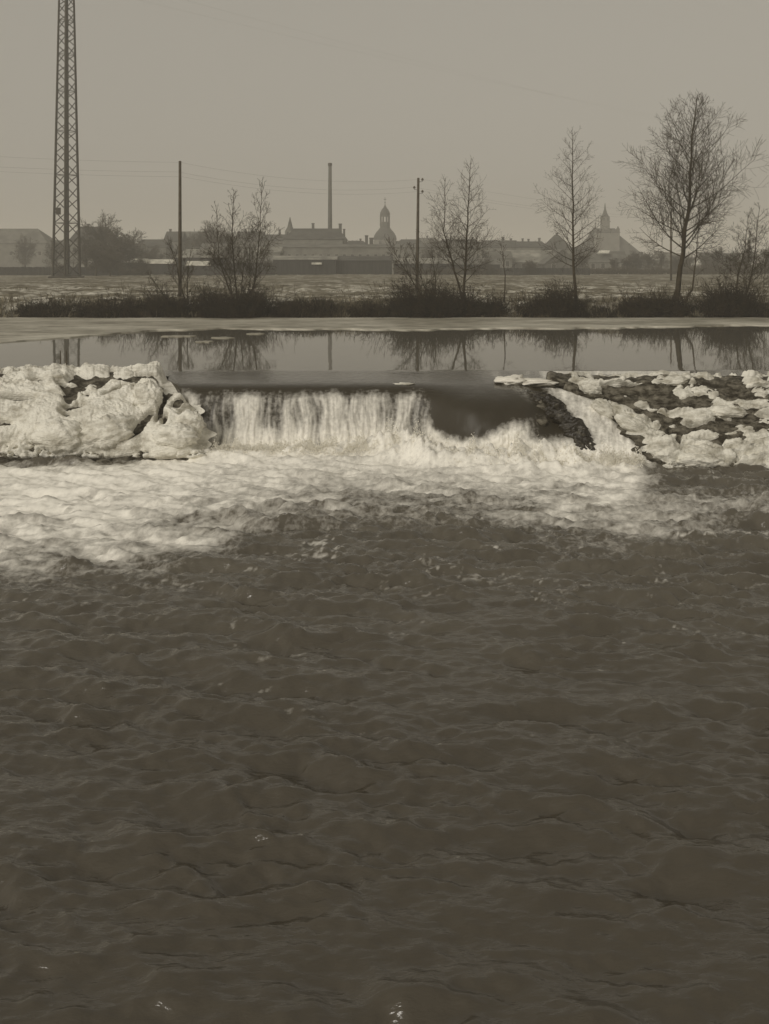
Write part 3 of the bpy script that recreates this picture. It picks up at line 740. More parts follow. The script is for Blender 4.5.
PR = dict(seg=[6, 4, 3], up=[0.07, 0.04, 0.02], wig=[0.08, 0.14, 0.2], dens=[5.0, 5.5, 0], rmin=0.0075, ang=(45, 78))
PR2 = dict(PR, dens=[5.0, 5.0, 0], ang=(25, 60), rmin=0.0085)
YT = 63.0
tree('bare_tree', 'tallest bare tree with a broad fine-twigged crown, right of the sharp spire',
     [([(675, 301, 0), (683, 255, 0), (689, 200, 0), (692, 145, 0), (697, 98, 0)], 0.20, 60, 5.9, 0.22)], YT, 0, dict(PR, up=[0.10, .07, .04], dens=[4.2, 4.2, 0], rmin=0.007), 11)
tree('bare_sapling', 'slender sapling bending out beside the foot of the tallest tree',
     [([(684, 303, 0), (692, 290, 0), (697, 255, 0), (700, 205, 0)], 0.09, 12, 1.4, 0.45)], YT - 0.6, 0, PR, 12)
tree('bare_tree', 'straight slim bare tree standing alone left of the sharp spire',
     [([(576, 302, 0), (573, 250, 0), (573, 190, 0), (572, 130, 0)], 0.115, 50, 3.2, 0.2)], YT, 0, dict(PR, dens=[4.4, 4, 0], rmin=0.0055, up=[.04, .03, .02]), 13)
tree('bare_tree', 'forked bare tree with two tall stems right of the telegraph pole with insulators',
     [([(463, 302, 0), (466, 260, 0), (468, 210, 0), (471, 160, 0)], 0.105, 46, 3.0, 0.15),
      ([(463, 300, 0.2), (452, 262, 0.3), (444, 232, 0.3), (445, 178, 0.2)], 0.09, 34, 3.2, 0.22)], YT, 0, dict(PR, dens=[4.2, 3.8, 0], rmin=0.0062), 14)
tree('bare_sapling', 'thin lone sapling between the forked tree and the straight slim tree',
     [([(504, 304, 0), (505, 275, 0), (501, 243, 0)], 0.06, 8, 0.8, 0.5)], YT, 0, PR, 15)
tree('bare_tree', 'fan-shaped bare tree of many stems rising from a dark bush at left',
     [([(236, 306, 0), (228, 285, 0), (219, 262, 0), (216, 205, 0)], 0.085, 28, 2.3, 0.28),
      ([(238, 306, 0), (236, 285, 0.3), (232, 240, 0.4), (234, 190, 0.5)], 0.08, 28, 2.2, 0.28),
      ([(244, 306, 0), (254, 286, 0), (259, 245, 0), (262, 182, 0)], 0.09, 32, 2.6, 0.28),
      ([(240, 306, -0.3), (243, 275, -0.4), (246, 235, -0.5)], 0.055, 16, 1.3, 0.25),
      ([(234, 306, -0.3), (230, 280, -0.4), (205, 232, -0.5)], 0.045, 16, 1.3, 0.25),
      ([(246, 306, -0.2), (250, 280, 0.4), (249, 225, 0.6)], 0.045, 16, 1.3, 0.25)], YT - 0.5, 0, PR2, 16)
tree('bare_tree', 'low crooked bare tree below the leftmost telegraph pole',
     [([(186, 304, 0), (180, 285, 0), (176, 262, 0), (168, 240, 0)], 0.07, 20, 1.5, 0.2),
      ([(188, 304, 0), (187, 280, 0.2), (191, 250, 0.2)], 0.06, 12, 1.0, 0.2),
      ([(170, 304, 0), (160, 290, -0.2), (150, 275, 0)], 0.06, 12, 0.9, 0.2)], YT - 0.5, 0, PR2, 17)
tree('bare_tree', 'leaning leafless tree of thin stems left of the forked tree',
     [([(428, 305, 0), (415, 285, 0), (400, 262, 0), (388, 240, 0)], 0.06, 18, 1.7, 0.25),
      ([(430, 305, 0), (424, 285, 0.2), (411, 246, 0.2)], 0.06, 18, 1.6, 0.25),
      ([(434, 305, 0), (436, 280, 0.2), (431, 250, 0.2)], 0.06, 12, 1.0, 0.3)], YT - 0.4, 0, PR2, 18)
tree('bare_tree', 'small bare tree behind the dark bush at the right edge',
     [([(736, 300, 0), (738, 275, 0), (745, 250, 0), (748, 215, 0)], 0.08, 26, 2.6, 0.2),
      ([(744, 302, 0), (752, 275, 0), (760, 205, 0)], 0.09, 26, 3.0, 0.2)], YT, 0, PR, 19)

# ------------------------------------------------------------ bushes and reeds on the far bank
def bush(px_, yb, yt, wpx, Y, n, label, seed):
    rs = random.Random(seed); mb = MB(); bx, _, bz = P(px_, yb, Y); H = (yb - yt) * Y / F; W = wpx * Y / F
    lop = [rs.uniform(.55, 1.25) for _ in range(9)]
    for i in range(n):
        a = rs.uniform(0, 2 * math.pi); rr = math.sqrt(rs.random()) * W * 0.42
        p = Vector((math.cos(a) * rr, math.sin(a) * rr * 0.6, -0.05)); lean = rs.uniform(-0.6, 0.6) + 1.0 * p.x / W
        k = math.sqrt(max(0.1, 1 - (2 * p.x / W) ** 2))
        h = H * rs.uniform(0.4, 1.25) * (0.35 + 0.65 * k) * lop[min(8, max(0, int((p.x / W + .5) * 9)))]
        pts = [p]; d = Vector((lean * 0.6, rs.uniform(-0.4, 0.4), 1)).normalized()
        for s_ in range(4):
            d = (d + Vector((rs.uniform(-.3, .3), rs.uniform(-.3, .3), rs.uniform(-0.25, .15)))).normalized(); pts.append(pts[-1] + d * h / 4)
        mb.tube(pts, [0.022, 0.019, 0.016, 0.012, 0.008], 3, cap=False)
        for _ in range(6):
            q = rs.randint(1, 4); dd = Vector((rs.uniform(-1, 1), rs.uniform(-1, 1), rs.uniform(-0.2, 1))).normalized()
            l2 = rs.uniform(0.12, 0.4) * min(1, H)
            mb.tube([pts[q], pts[q] + dd * l2 * 0.5, pts[q] + dd * l2 + Vector((0, 0, -0.03))], [0.014, 0.012, 0.008], 3, cap=False)
    o = mb.build('bush', M['bush']); o.location = (bx, Y, bz); tag(o, label, 'bush', 'dark bushes along the far bank')
bush(232, 318, 287, 80, 61.6, 900, 'dark bush at the foot of the fan-shaped tree', 21)
bush(168, 316, 291, 46, 61.8, 380, 'dark bush under the low crooked tree at left', 22)
bush(430, 318, 284, 70, 61.6, 900, 'largest dark bush, under the leaning stems left of the forked tree', 23)
bush(466, 316, 292, 34, 61.7, 320, 'dark bush at the foot of the forked tree', 24)
bush(492, 315, 296, 30, 61.8, 260, 'low dark bush beside the thin lone sapling', 25)
bush(556, 317, 286, 42, 61.6, 620, 'round dark bush at the foot of the straight slim tree', 26)
bush(533, 317, 297, 26, 61.7, 200, 'low dark bush just left of the round bush', 27)
bush(638, 315, 291, 42, 61.7, 420, 'wide loose bush left of the tallest tree', 28)
bush(670, 316, 294, 38, 61.6, 380, 'dark bush hugging the foot of the tallest tree', 29)
bush(727, 314, 282, 50, 61.6, 800, 'tall dense dark bush near the right edge of the bank', 30)
bush(374, 317, 297, 60, 61.8, 400, 'long low dark bush below the domed church', 31)
bush(300, 318, 301, 70, 61.9, 380, 'low straggling bush right of the fan-shaped tree', 32)
bush(110, 316, 299, 80, 61.9, 420, 'low straggling bush between the lattice pylon and the crooked tree', 33)
bush(45, 317, 301, 60, 61.9, 300, 'low straggling bush below the lattice pylon', 34)

rs_ = random.Random(77)
def scrub(cx_, n, h, w, label, seed):
    rs = random.Random(seed); mb = MB(); Y = 62.0
    for i in range(n):
        x = rs.gauss(0, w * Y / F / 2); hh = h * rs.uniform(.4, 1.1); d = Vector((rs.uniform(-.45, .45), rs.uniform(-.3, .3), 1)).normalized(); pts = [Vector((x, rs.uniform(-.5, .5), 0.3))]
        for k in range(5):
            d = (d + Vector((rs.uniform(-.16, .16), rs.uniform(-.16, .16), 0))).normalized(); pts.append(pts[-1] + d * hh / 5)
        mb.tube(pts, [.016, .014, .012, .010, .008, .005], 3, cap=False)
        for _ in range(7):
            q = rs.randint(1, 4); dd = (d + Vector((rs.uniform(-.9, .9), rs.uniform(-.9, .9), rs.uniform(-.1, .4)))).normalized(); l2 = rs.uniform(.15, .5) * hh * .5
            mb.tube([pts[q], pts[q] + dd * l2 * .5, pts[q] + dd * l2 + Vector((0, 0, .04))], [.008, .007, .005], 3, cap=False)
    o = mb.build('shrub', M['twig']); o.location = (X(cx_, Y), Y, 0.2); tag(o, label, 'shrub', 'bare shrubs of thin rods on the bank')
for cx_, n, h, w, lab in [(20, 30, 1.1, 40, 'thin bare shrub at the far left end of the bank'), (84, 30, 1.2, 30, 'thin bare shrub right of the lattice pylon'), (150, 46, 1.9, 26, 'bare shrub left of the low crooked tree'),
        (205, 60, 2.3, 30, 'bare shrub between the crooked tree and the fan-shaped tree'), (262, 40, 1.9, 26, 'bare shrub right of the fan-shaped tree'), (330, 30, 1.1, 40, 'sparse bare shrub below the factory'),
        (400, 60, 2.3, 34, 'bare shrub at the left side of the leaning stems'), (445, 60, 2.2, 30, 'bare shrub between the leaning stems and the forked tree'), (520, 26, 1.2, 24, 'thin bare shrub right of the thin lone sapling'),
        (600, 30, 1.2, 30, 'thin bare shrub right of the straight slim tree'), (655, 44, 1.9, 26, 'bare shrub left of the tallest tree'), (706, 50, 2.0, 24, 'bare shrub between the curved sapling and the tall dense bush'), (752, 60, 2.6, 26, 'bare shrub at the right end of the bank')]:
    scrub(cx_, n, h, w, lab, int(cx_))
rng = np.random.default_rng(9)
def blades(N, xr, yr, hf, w, seed, lean=0.35):
    x = rng.uniform(*xr, N); y = rng.uniform(*yr, N); h = hf(x, y) * rng.uniform(0.35, 1.1, N)
    a = rng.uniform(0, np.pi, N); lx_ = rng.normal(0, lean, N) * h; ly_ = rng.normal(0, lean, N) * h
    z = np.interp(y, [60.5, 61.3, 63.5, 64], [-0.05, 0.0, 0.92, 0.95]) - 0.05
    ww = w * rng.uniform(0.5, 1.3, N)
    p0 = np.stack([x - ww * np.cos(a), y - ww * np.sin(a), z], 1); p1 = np.stack([x + ww * np.cos(a), y + ww * np.sin(a), z], 1)
    p2 = np.stack([x + lx_ * .4, y + ly_ * .4, z + h * 0.65], 1); p3 = np.stack([x + lx_, y + ly_, z + h * 0.9], 1)
    p2b = p2 + np.stack([ww * np.cos(a), ww * np.sin(a), ww * 0], 1)
    V = np.stack([p0, p1, p2b, p2, p3], 1).reshape(-1, 3); k = np.arange(N)[:, None] * 5
    F4 = k + np.array([[0, 1, 2, 3]]); F3 = k + np.array([[3, 2, 4]])
    T_ = np.concatenate([k + np.array([[0, 1, 2]]), k + np.array([[0, 2, 3]]), F3])
    return V, T_
hf = lambda x, y: 0.34 + 0.60 * perlin(x * 0.30, x * 0 + 2.2, 141) + 0.35 * perlin(x * 1.1, y, 142)
V, T_ = blades(46000, (-36, 36), (61.0, 63.3), lambda x, y: np.clip(hf(x, y), 0.10, 1.2), 0.026, 1)
tag(mesh_obj('dry_reeds', V, T_, M['reed']), 'dark dry reeds and weeds in a band along the far bank', 'reeds', kind='stuff')
M['pale_straw'] = mat('pale_straw', (0.10, 0.083, 0.05), 0.95, (0.34, 0.30, 0.21), 0.7, thr=(0.45, 0.65))
V, T_ = blades(13000, (-36, 36), (61.2, 64.2), lambda x, y: np.clip(0.40 + 0.6 * perlin(x * 0.5, x * 0 + 7.2, 145), 0.08, 0.95), 0.022, 3, 0.45)
tag(mesh_obj('pale_grass', V, T_, M['pale_straw']), 'pale withered grass standing among the dark reeds', 'grass', kind='stuff')
M['straw'] = mat('straw', (0.05, 0.040, 0.022), 0.95, (0.17, 0.145, 0.09), 0.5)
def fz(x, y): return 0.0
N = 26000
V, T_ = blades(N, (-48, 48), (64, 110), lambda x, y: np.clip(0.03 + 0.55 * perlin(x * 0.4, y * 0.25, 151), 0.0, 0.5), 0.035, 2, 0.5)
tag(mesh_obj('dead_grass', V, T_, M['straw']), 'tufts of dead grass over the snowy field behind the bank', 'grass', kind='stuff')

# ------------------------------------------------------------ lattice pylon
YP = 155.0; pcx = X(66.5, YP)
py = empty('lattice_pylon', (pcx, YP, 1.0), R(12.4))
tag(py, 'tall dark steel lattice pylon at the left, cut off by the top of the picture', 'pylon')
Hp = 58.0
def pr_(z): return np.interp(z, [0, 43.7, 58], [2.10, 1.18, 0.75])
def corner(k, z): a = math.pi / 2 * k; return Vector((pr_(z) * math.cos(a), pr_(z) * math.sin(a), z))
for k in range(4):
    MB().tube([corner(k, z) for z in (0.3, 15, 30, 43.7, Hp)], [0.21, 0.20, 0.18, 0.16, 0.13], 4).build('leg', M['steel'], py)
zs = [0.4]
while zs[-1] < Hp - 1.2: zs.append(zs[-1] + 1.05 * pr_(zs[-1]))
for k in range(4):
    m_ = MB()
    for i in range(len(zs) - 1):
        a_, b_ = (k, k + 1) if i % 2 else (k + 1, k)
        m_.tube([corner(a_, zs[i]), corner(b_, zs[i + 1])], 0.075, 4)
        if i % 4 == 0: m_.tube([corner(k, zs[i]), corner(k + 1, zs[i])], 0.05, 4)
    m_.build('lattice_bracing', M['steel'], py)
MB().box(-2.6, 2.6, -2.2, 2.2, -0.5, 0.28).build('footing', M['steel'], py)
MB().box(-1.45, -0.7, -1.62, -1.56, 10.2, 11.3).build('sign_plate', M['steel'], py)
for z_, w_ in ((49, 6), (53.5, 4.5)):
    MB().tube([(-w_, 0, z_), (0, 0, z_ + 0.7), (w_, 0, z_)], 0.1, 4).tube([(-w_, 0, z_), (w_, 0, z_)], 0.1, 4).build('cross_arm', M['steel'], py)

def wire(name, pts, r, label, sag, group):
    mb = MB()
    for i in range(len(pts) - 1):
        a, b_ = Vector(pts[i]), Vector(pts[i + 1]); q = [a.lerp(b_, k / 14) - Vector((0, 0, sag * 4 * (k / 14) * (1 - k / 14))) for k in range(15)]
        mb.tube(q, r, 4, cap=False)
    o = mb.build(name, M['wire']); tag(o, label, 'wire', group)
for k, (dx, z_, lab) in enumerate([(-4.5, 49, 'higher of two faint power lines slanting down from the pylon across the sky'), (4.5, 49, 'lower of two faint power lines slanting down from the pylon across the sky')]):
    a = Vector((pcx + dx, YP, z_ + 1)); wire('power_line', [a, (230 + dx, 420, 52 - 6 * k), (640, 700, 50 - 6 * k)], 0.008, lab, 4, 'power lines from the pylon')

# telegraph line receding to the right
def pole(px_, ytop, label, r=0.13, fittings=True, lean=0):
    Y = 7.4 * F / (HOR - ytop); x = X(px_, Y)
    e = empty('telegraph_pole', (x, Y, 1.0)); tag(e, label, 'pole', 'telegraph poles across the field')
    MB().tube([(0, 0, -0.6), (lean * .5, 0, 5), (lean, 0, 10)], [r * 1.15, r, r * 0.8], 8).build('shaft', M['wood'], e, smooth=True)
    if not fittings: return [(x, Y, 10.9), (x - .15, Y, 10.2), (x + .15, Y, 9.85)]
    ins = []
    for k, (sx, zz) in enumerate([(1, 9.85), (-1, 9.15), (1, 8.8)]):
        q = MB().tube([(lean + sx * 0.08, 0, zz - 0.18), (lean + sx * 0.36, 0, zz - 0.18), (lean + sx * 0.36, 0, zz)], 0.02, 5)
        br = q.build('bracket', M['steel'], e)
        MB().ring(lean + sx * 0.36, 0, [(0.05, zz - 0.08), (0.11, zz - 0.06), (0.10, zz + 0.06), (0.05, zz + 0.14)], 8).build('insulator', M['porcelain'], e, smooth=True)
        ins.append((x + lean + sx * 0.36, Y, 1 + zz + 0.05))
    return ins
i1 = pole(180, 161, 'leftmost telegraph pole, plain and standing above the crooked tree', 0.125, False)
i2 = pole(417, 178, 'telegraph pole with clear insulators between the domed church and the forked tree', 0.13, lean=0.12)
i3 = pole(671, 210, 'farthest telegraph pole, half hidden behind the tallest tree', 0.14)
i0 = [(-52 , 58, 12.8), (-52.4, 58, 12.1), (-52, 58, 11.8)]
for k, w_ in enumerate(('top', 'middle', 'lowest')):
    wire('telegraph_wire', [i0[k], i1[k], i2[k], i3[k]], 0.0045, '%s of the faint telegraph wires strung between the poles' % w_, 0.7, 'telegraph wires')

# ------------------------------------------------------------ the town
def house(name, label, cat, a, b_, ye, yr, Y, dep, wm_, rm, ridge='side', chim=(), win=0, group=None, winm='glass', rise=1.0, hip=0.0, wrow=1, extra=None):
    """a, b_: pixel span; ye, yr: eave and ridge rows; Y: distance"""
    x0, x1 = X(a, Y), X(b_, Y); w = x1 - x0; ze, zr = Zat(ye, Y) - 1, Zat(yr, Y) - 1
    e = empty(name, ((x0 + x1) / 2, Y, 1.0)); tag(e, label, cat, group); h = w / 2; ov = 0.25
    if ridge == 'front':
        MB().add([(-h, 0, -.3), (h, 0, -.3), (h, dep, -.3), (-h, dep, -.3), (-h, 0, ze), (h, 0, ze), (h, dep, ze), (-h, dep, ze), (0, 0, zr - .15), (0, dep, zr - .15)],
                 [(0, 1, 5, 8, 4), (1, 2, 6, 5), (3, 7, 9, 6, 2), (0, 4, 7, 3)]).build('wall', M[wm_], e)
        sl = (zr - ze) / h
        rf = MB().add([(-h - ov, -ov, ze - sl * ov + .03), (0, -ov, zr + .03), (h + ov, -ov, ze - sl * ov + .03), (-h - ov, dep + ov, ze - sl * ov + .03), (0, dep + ov, zr + .03), (h + ov, dep + ov, ze - sl * ov + .03),
                       (-h - ov, -ov, ze - sl * ov - .15), (0, -ov, zr - .13), (h + ov, -ov, ze - sl * ov - .15), (-h - ov, dep + ov, ze - sl * ov - .15), (0, dep + ov, zr - .13), (h + ov, dep + ov, ze - sl * ov - .15)],
                      [(0, 1, 4, 3), (1, 2, 5, 4), (6, 9, 10, 7), (7, 10, 11, 8), (0, 6, 7, 1), (1, 7, 8, 2), (3, 4, 10, 9), (4, 5, 11, 10), (0, 3, 9, 6), (2, 8, 11, 5)]).build('roof', M[rm], e)
    else:
        MB().box(-h, h, 0, dep, -.3, ze).build('wall', M[wm_], e)
        hp = hip * h
        rf = MB().add([(-h - ov, -ov, ze), (h + ov, -ov, ze), (h + ov, dep + ov, ze), (-h - ov, dep + ov, ze), (-h + hp - ov * (hip == 0), dep / 2, zr), (h - hp + ov * (hip == 0), dep / 2, zr),
                       (-h - ov, -ov, ze - .15), (h + ov, -ov, ze - .15), (h + ov, dep + ov, ze - .15), (-h - ov, dep + ov, ze - .15)],
                      [(0, 1, 5, 4), (2, 3, 4, 5), (1, 2, 5), (3, 0, 4), (0, 6, 7, 1), (1, 7, 8, 2), (2, 8, 9, 3), (3, 9, 6, 0), (6, 9, 8, 7)]).build('roof', M[rm], e)
    for cpx, cy, cw in chim:
        cx = X(cpx, Y) - e.location.x; c2 = max(0.25, cw * Y / F / 2); zt = Zat(cy, Y) - 1
        MB().box(cx - c2, cx + c2, dep / 2 - c2, dep / 2 + c2, ze, zt - .25).box(cx - c2 - .08, cx + c2 + .08, dep / 2 - c2 - .08, dep / 2 + c2 + .08, zt - .25, zt).build('chimney', M['wall_dark'], rf)
    for rrow in range(wrow):
        for k in range(win):
            cx = -h + (k + 0.5) * w / win; zz = ze * (0.62 if wrow == 1 else (0.25 + 0.45 * rrow)); ww = min(0.55, w / win * 0.25)
            wn = MB().box(cx - ww, cx + ww, -0.05, 0.02, zz - 0.7, zz + 0.7).build('window', M['wall_pale' if winm == 'glass' else winm], e)
            MB().box(cx - ww + .1, cx + ww - .1, -0.07, -0.048, zz - 0.6, zz + 0.6).build('pane', M[winm], wn)
    if extra: extra(e, rf, X, Y)
    return e
TG = 'town houses behind the field'
house('house', 'pale gabled house cut by the left edge beyond the pylon', 'house', -25, 47, 243, 228, 300, 12, 'wall_mid', 'roof_mid', hip=.45, win=5, group=TG)
house('house', 'low dark house between the left edge house and the pylon', 'house', 46, 66, 247, 240, 235, 8, 'wall_mid', 'roof_mid', win=2, group=TG)
house('house', 'large dark house right behind the lattice pylon', 'house', 70, 106, 240, 226, 235, 10, 'wall_mid', 'roof_dark', hip=.2, win=4, wrow=2, group=TG, chim=[(82, 223, 2)])
house('house', 'low pale-walled annex at the right foot of the pylon', 'house', 74, 98, 262, 254, 205, 6, 'wall_pale', 'roof_dusted', win=3, group=TG)
house('house', 'dark-roofed house left of the chimneyed gable house, beyond the round tree', 'house', 138, 166, 247, 239, 270, 9, 'wall_mid', 'roof_dark', win=3, group=TG)
house('house', 'house with one tall chimney at the end of its roof, left of the leftmost pole', 'house', 164, 181, 241, 231, 280, 9, 'wall_mid', 'roof_dark', win=2, chim=[(167, 228.5, 2)], group=TG)
house('house', 'long plain house between the leftmost pole and the dark round tree', 'house', 181, 202, 240, 231, 285, 9, 'wall_mid', 'roof_mid', win=3, group=TG)
house('house', 'small house with pale gable behind the fan-shaped tree', 'house', 222, 236, 245, 235, 250, 7, 'wall_pale', 'roof_dusted', 'front', win=1, group=TG)
house('house', 'long low dark-roofed terrace behind the right stems of the fan-shaped tree', 'house', 236, 262, 241, 231, 290, 9, 'wall_mid', 'roof_dark', win=4, chim=[(243, 228, 1.5), (254, 228.5, 1.5)], group=TG)
house('house', 'dark house with two small chimneys left of the factory', 'house', 262, 292, 240, 234, 280, 9, 'wall_mid', 'roof_dark', win=4, chim=[(278, 229, 2), (286, 231, 1.5)], group=TG)
rs_ = random.Random(5)
for a, b_, ye, yr, Y, rm, lab in [(106, 124, 246, 239, 262, 'roof_mid', 'roof peeping between the large bare tree and the small round tree'),
        (124, 140, 250, 243, 250, 'roof_dusted', 'pale-roofed cottage under the small round tree'),
        (200, 224, 250, 243, 238, 'roof_mid', 'cottage below the dark round tree behind the fan-shaped tree'),
        (255, 280, 252, 246.5, 222, 'roof_dusted', 'cottage with pale roof in front of the left end of the long hall'),
        (345, 366, 244, 240.5, 285, 'roof_dark', 'low roof between the factory and the twin chimney stubs'),
        (414, 440, 243.5, 237.5, 320, 'roof_mid', 'far roof just right of the telegraph pole with insulators'),
        (470, 492, 246, 241.5, 300, 'roof_mid', 'far roof between the forked tree and the thin sapling'),
        (484, 512, 258, 251, 236, 'roof_mid', 'cottage right behind the thin lone sapling'),
        (628, 652, 262, 254, 250, 'roof_mid', 'hazy roof right of the spired church'),
        (655, 690, 260, 253, 262, 'roof_dusted', 'hazy roof behind the farthest telegraph pole'),
        (712, 748, 261, 253, 258, 'roof_mid', 'hazy roof behind the trees at the right edge')]:
    house('house', lab, 'house', a, b_, ye, yr, Y, 8, 'wall_mid', rm, win=3, hip=rs_.choice([0, .3]), chim=[(a + (b_ - a) * rs_.uniform(.2, .8), yr - 2.2, 1.6)], group=TG)
# factory
fy = 262
def fx(e, rf, X, Y):
    for c_ in (326, 331):
        cx = X(c_, Y) - e.location.x
        w_ = MB().box(cx - .55, cx + .55, -0.06, 0.02, 4.9, 6.3).build('white_gable_window', M['pale_paint'], e)  # window slab in one even pale colour
    cx0, cx1 = X(317, Y) - e.location.x, X(343, Y) - e.location.x
    MB().add([(cx0, -3, 7.5), (cx1, -3, 7.5), (cx1, 0.05, 8.6), (cx0, 0.05, 8.6), (cx0, -3, 7.3), (cx1, -3, 7.3), (cx1, 0.05, 8.4), (cx0, 0.05, 8.4)],
             [(0, 1, 2, 3), (4, 7, 6, 5), (0, 4, 5, 1), (1, 5, 6, 2), (2, 6, 7, 3), (3, 7, 4, 0)]).build('lean_to_roof', M['roof_mid'], e)
house('factory', 'big factory building with a long ridge and brick chimneys, left of the domed church', 'factory', 284, 345, 239, 227.5, fy, 15, 'wall_mid', 'roof_dark', hip=.25, win=8,
      chim=[(311, 222, 2.5), (339, 222.5, 3), (343, 228, 2)], extra=fx)
st_ = empty('smokestack', (X(330, 280), 280, 1.0)); tag(st_, 'tall thin smokestack rising behind the factory roof', 'smokestack')
zt = Zat(163, 280) - 1
MB().ring(0, 0, [(0.75, 0), (0.6, zt * .5), (0.48, zt)], 12).build('stack', M['wall_dark'], st_, smooth=True)
MB().ring(0, 0, [(0.62, zt - .8), (0.62, zt - .1)], 12).build('rim', M['steel'], st_)
sp = empty('small_spire', (X(290, 330), 330, 1.0)); tag(sp, 'tiny pointed roof turret far behind the left end of the factory', 'turret')
MB().box(-1.6, 1.6, -1.6, 1.6, 0, Zat(231, 330) - 1).build('tower', M['wall_mid'], sp)
MB().ring(0, 0, [(1.7, Zat(231, 330) - 1), (0.9, Zat(227, 330) - 1), (0.08, Zat(217, 330) - 1)], 8).build('roof', M['roof_dark'], sp)
house('factory_hall', 'very long low hall with a straight roof line running behind the sheds', 'hall', 246, 482, 247, 243.6, 232, 14, 'wall_mid', 'roof_mid', win=30, winm='glass', chim=[(366, 234.5, 3), (371, 237, 4)])
house('house', 'low hump-roofed house right of the domed church', 'house', 397, 422, 245, 239, 300, 9, 'wall_mid', 'roof_dark', hip=.35, win=3, group=TG)
house('house', 'house behind the forked tree stems', 'house', 440, 480, 245, 239, 300, 9, 'wall_mid', 'roof_dark', hip=.15, win=4, chim=[(452, 236, 2), (474, 236.5, 2)], group=TG)
house('house', 'wide house with two chimneys behind the thin lone sapling', 'house', 484, 518, 247, 240, 290, 10, 'wall_mid', 'roof_dark', win=4, chim=[(505, 236.5, 2.4), (513, 238, 2)], group=TG)
house('house', 'terrace with a row of three small chimneys right of the thin sapling', 'house', 516, 547, 247, 241, 288, 10, 'wall_mid', 'roof_dark', hip=.15, win=4, chim=[(525, 238, 1.5), (531, 238.5, 1.5), (542, 237.5, 2)], group=TG)
house('house', 'tall hipped house just left of the straight slim tree', 'house', 546, 573, 249, 234.5, 280, 10, 'wall_mid', 'roof_dark', hip=.85, win=3, chim=[(560, 232, 2)], group=TG)
house('house', 'long building with snow-dusted roof below the chimney terrace', 'house', 498, 560, 262, 250, 240, 12, 'wall_mid', 'roof_dusted', win=6, group=TG)
house('house', 'dark gabled house below the hipped house, touching the snow-dusted roof', 'house', 545, 580, 263, 249, 222, 10, 'wall_dark', 'roof_mid', 'front', win=2, group=TG)
house('house', 'plain house between the straight slim tree and the sharp spire', 'house', 574, 600, 258, 247, 260, 9, 'wall_mid', 'roof_dark', hip=.3, win=3, group=TG)
house('house', 'dark house with a bright snow patch on its roof below the sharp spire', 'house', 588, 628, 262, 251, 240, 9, 'wall_mid', 'roof_mid', win=4, group=TG,
      extra=lambda e, rf, X, Y: MB().add([(-2.6, 0.7, Zat(254, Y) - .8), (0.4, 0.7, Zat(254, Y) - .8), (1.0, 2.2, Zat(251.5, Y) - 1.6 + .9), (-1.6, 2.2, Zat(251.5, Y) - 1.6 + .9)], [(0, 1, 2, 3)]).build('snow_patch', M['roof_snow'], e))
# sheds and fence in front
SG = 'low sheds at the far edge of the field'
house('shed', 'low dark shed with snow along its roof, right of the bushes by the pylon', 'shed', 120, 144, 262, 258.6, 200, 5, 'plank', 'roof_snow', group=SG)
house('shed', 'low dark shed with the brightest snowy roof, left of the crooked tree', 'shed', 145, 171, 263, 259.3, 196, 5, 'plank', 'roof_snow', group=SG)
house('shed', 'dark shed with a wide pale pitched roof behind the crooked tree', 'shed', 175, 221, 257, 249, 200, 8, 'plank', 'roof_dusted', hip=.35, group=SG)
house('shed', 'small shed with a white roof strip between crooked tree and fan-shaped tree', 'shed', 187, 207, 265, 261, 188, 3, 'plank', 'roof_snow', group=SG)
house('shed', 'dark shed behind the right stems of the fan-shaped tree', 'shed', 220, 272, 262, 257.5, 205, 6, 'plank', 'roof_mid', group=SG)
house('shed', 'long dark wooden shed with a pale roof edge below the factory', 'shed', 273, 336, 259, 255.5, 196, 7, 'plank', 'roof_dusted', group=SG,
      extra=lambda e, rf, X, Y: MB().box(X(312, Y) - e.location.x, X(322, Y) - e.location.x, -1.2, 0.0, 2.1, 2.5).build('snowy_canopy', M['roof_snow'], e))
house('shed', 'dark wooden shed below the domed church', 'shed', 337, 392, 260, 256, 198, 7, 'plank', 'roof_dark', group=SG)
house('shed', 'low shed with patchy snowy roof behind the leaning stems', 'shed', 394, 452, 263, 258, 200, 7, 'plank', 'roof_dusted', group=SG)
house('shed', 'dark shed behind the forked tree', 'shed', 453, 500, 264, 258, 202, 7, 'plank', 'roof_mid', group=SG)
def fence(a, b_, ytop, Y, label):
    x0, x1 = X(a, Y), X(b_, Y); h = Zat(ytop, Y) - 1; e = empty('board_fence', ((x0 + x1) / 2, Y, 1.0)); tag(e, label, 'fence', 'board fences at the far edge of the field')
    m_ = MB(); q = -(x1 - x0) / 2
    rs = random.Random(int(a))
    while q < (x1 - x0) / 2:
        m_.box(q, q + 0.22, 0, 0.03, -0.2, h * rs.uniform(0.94, 1.04)); q += 0.245
    m_.build('boards', M['plank'], e)
    for k in range(int((x1 - x0) / 3) + 1):
        q = -(x1 - x0) / 2 + k * 3; MB().box(q - .06, q + .06, 0.035, 0.16, -0.3, h).build('post', M['wood'], e)
fence(0, 118, 267, 182, 'dark board fence behind the pylon foot')
fence(172, 275, 268, 186, 'dark board fence behind the crooked and fan-shaped trees')
fence(500, 590, 268, 190, 'dark board fence behind the thin sapling and the straight slim tree')

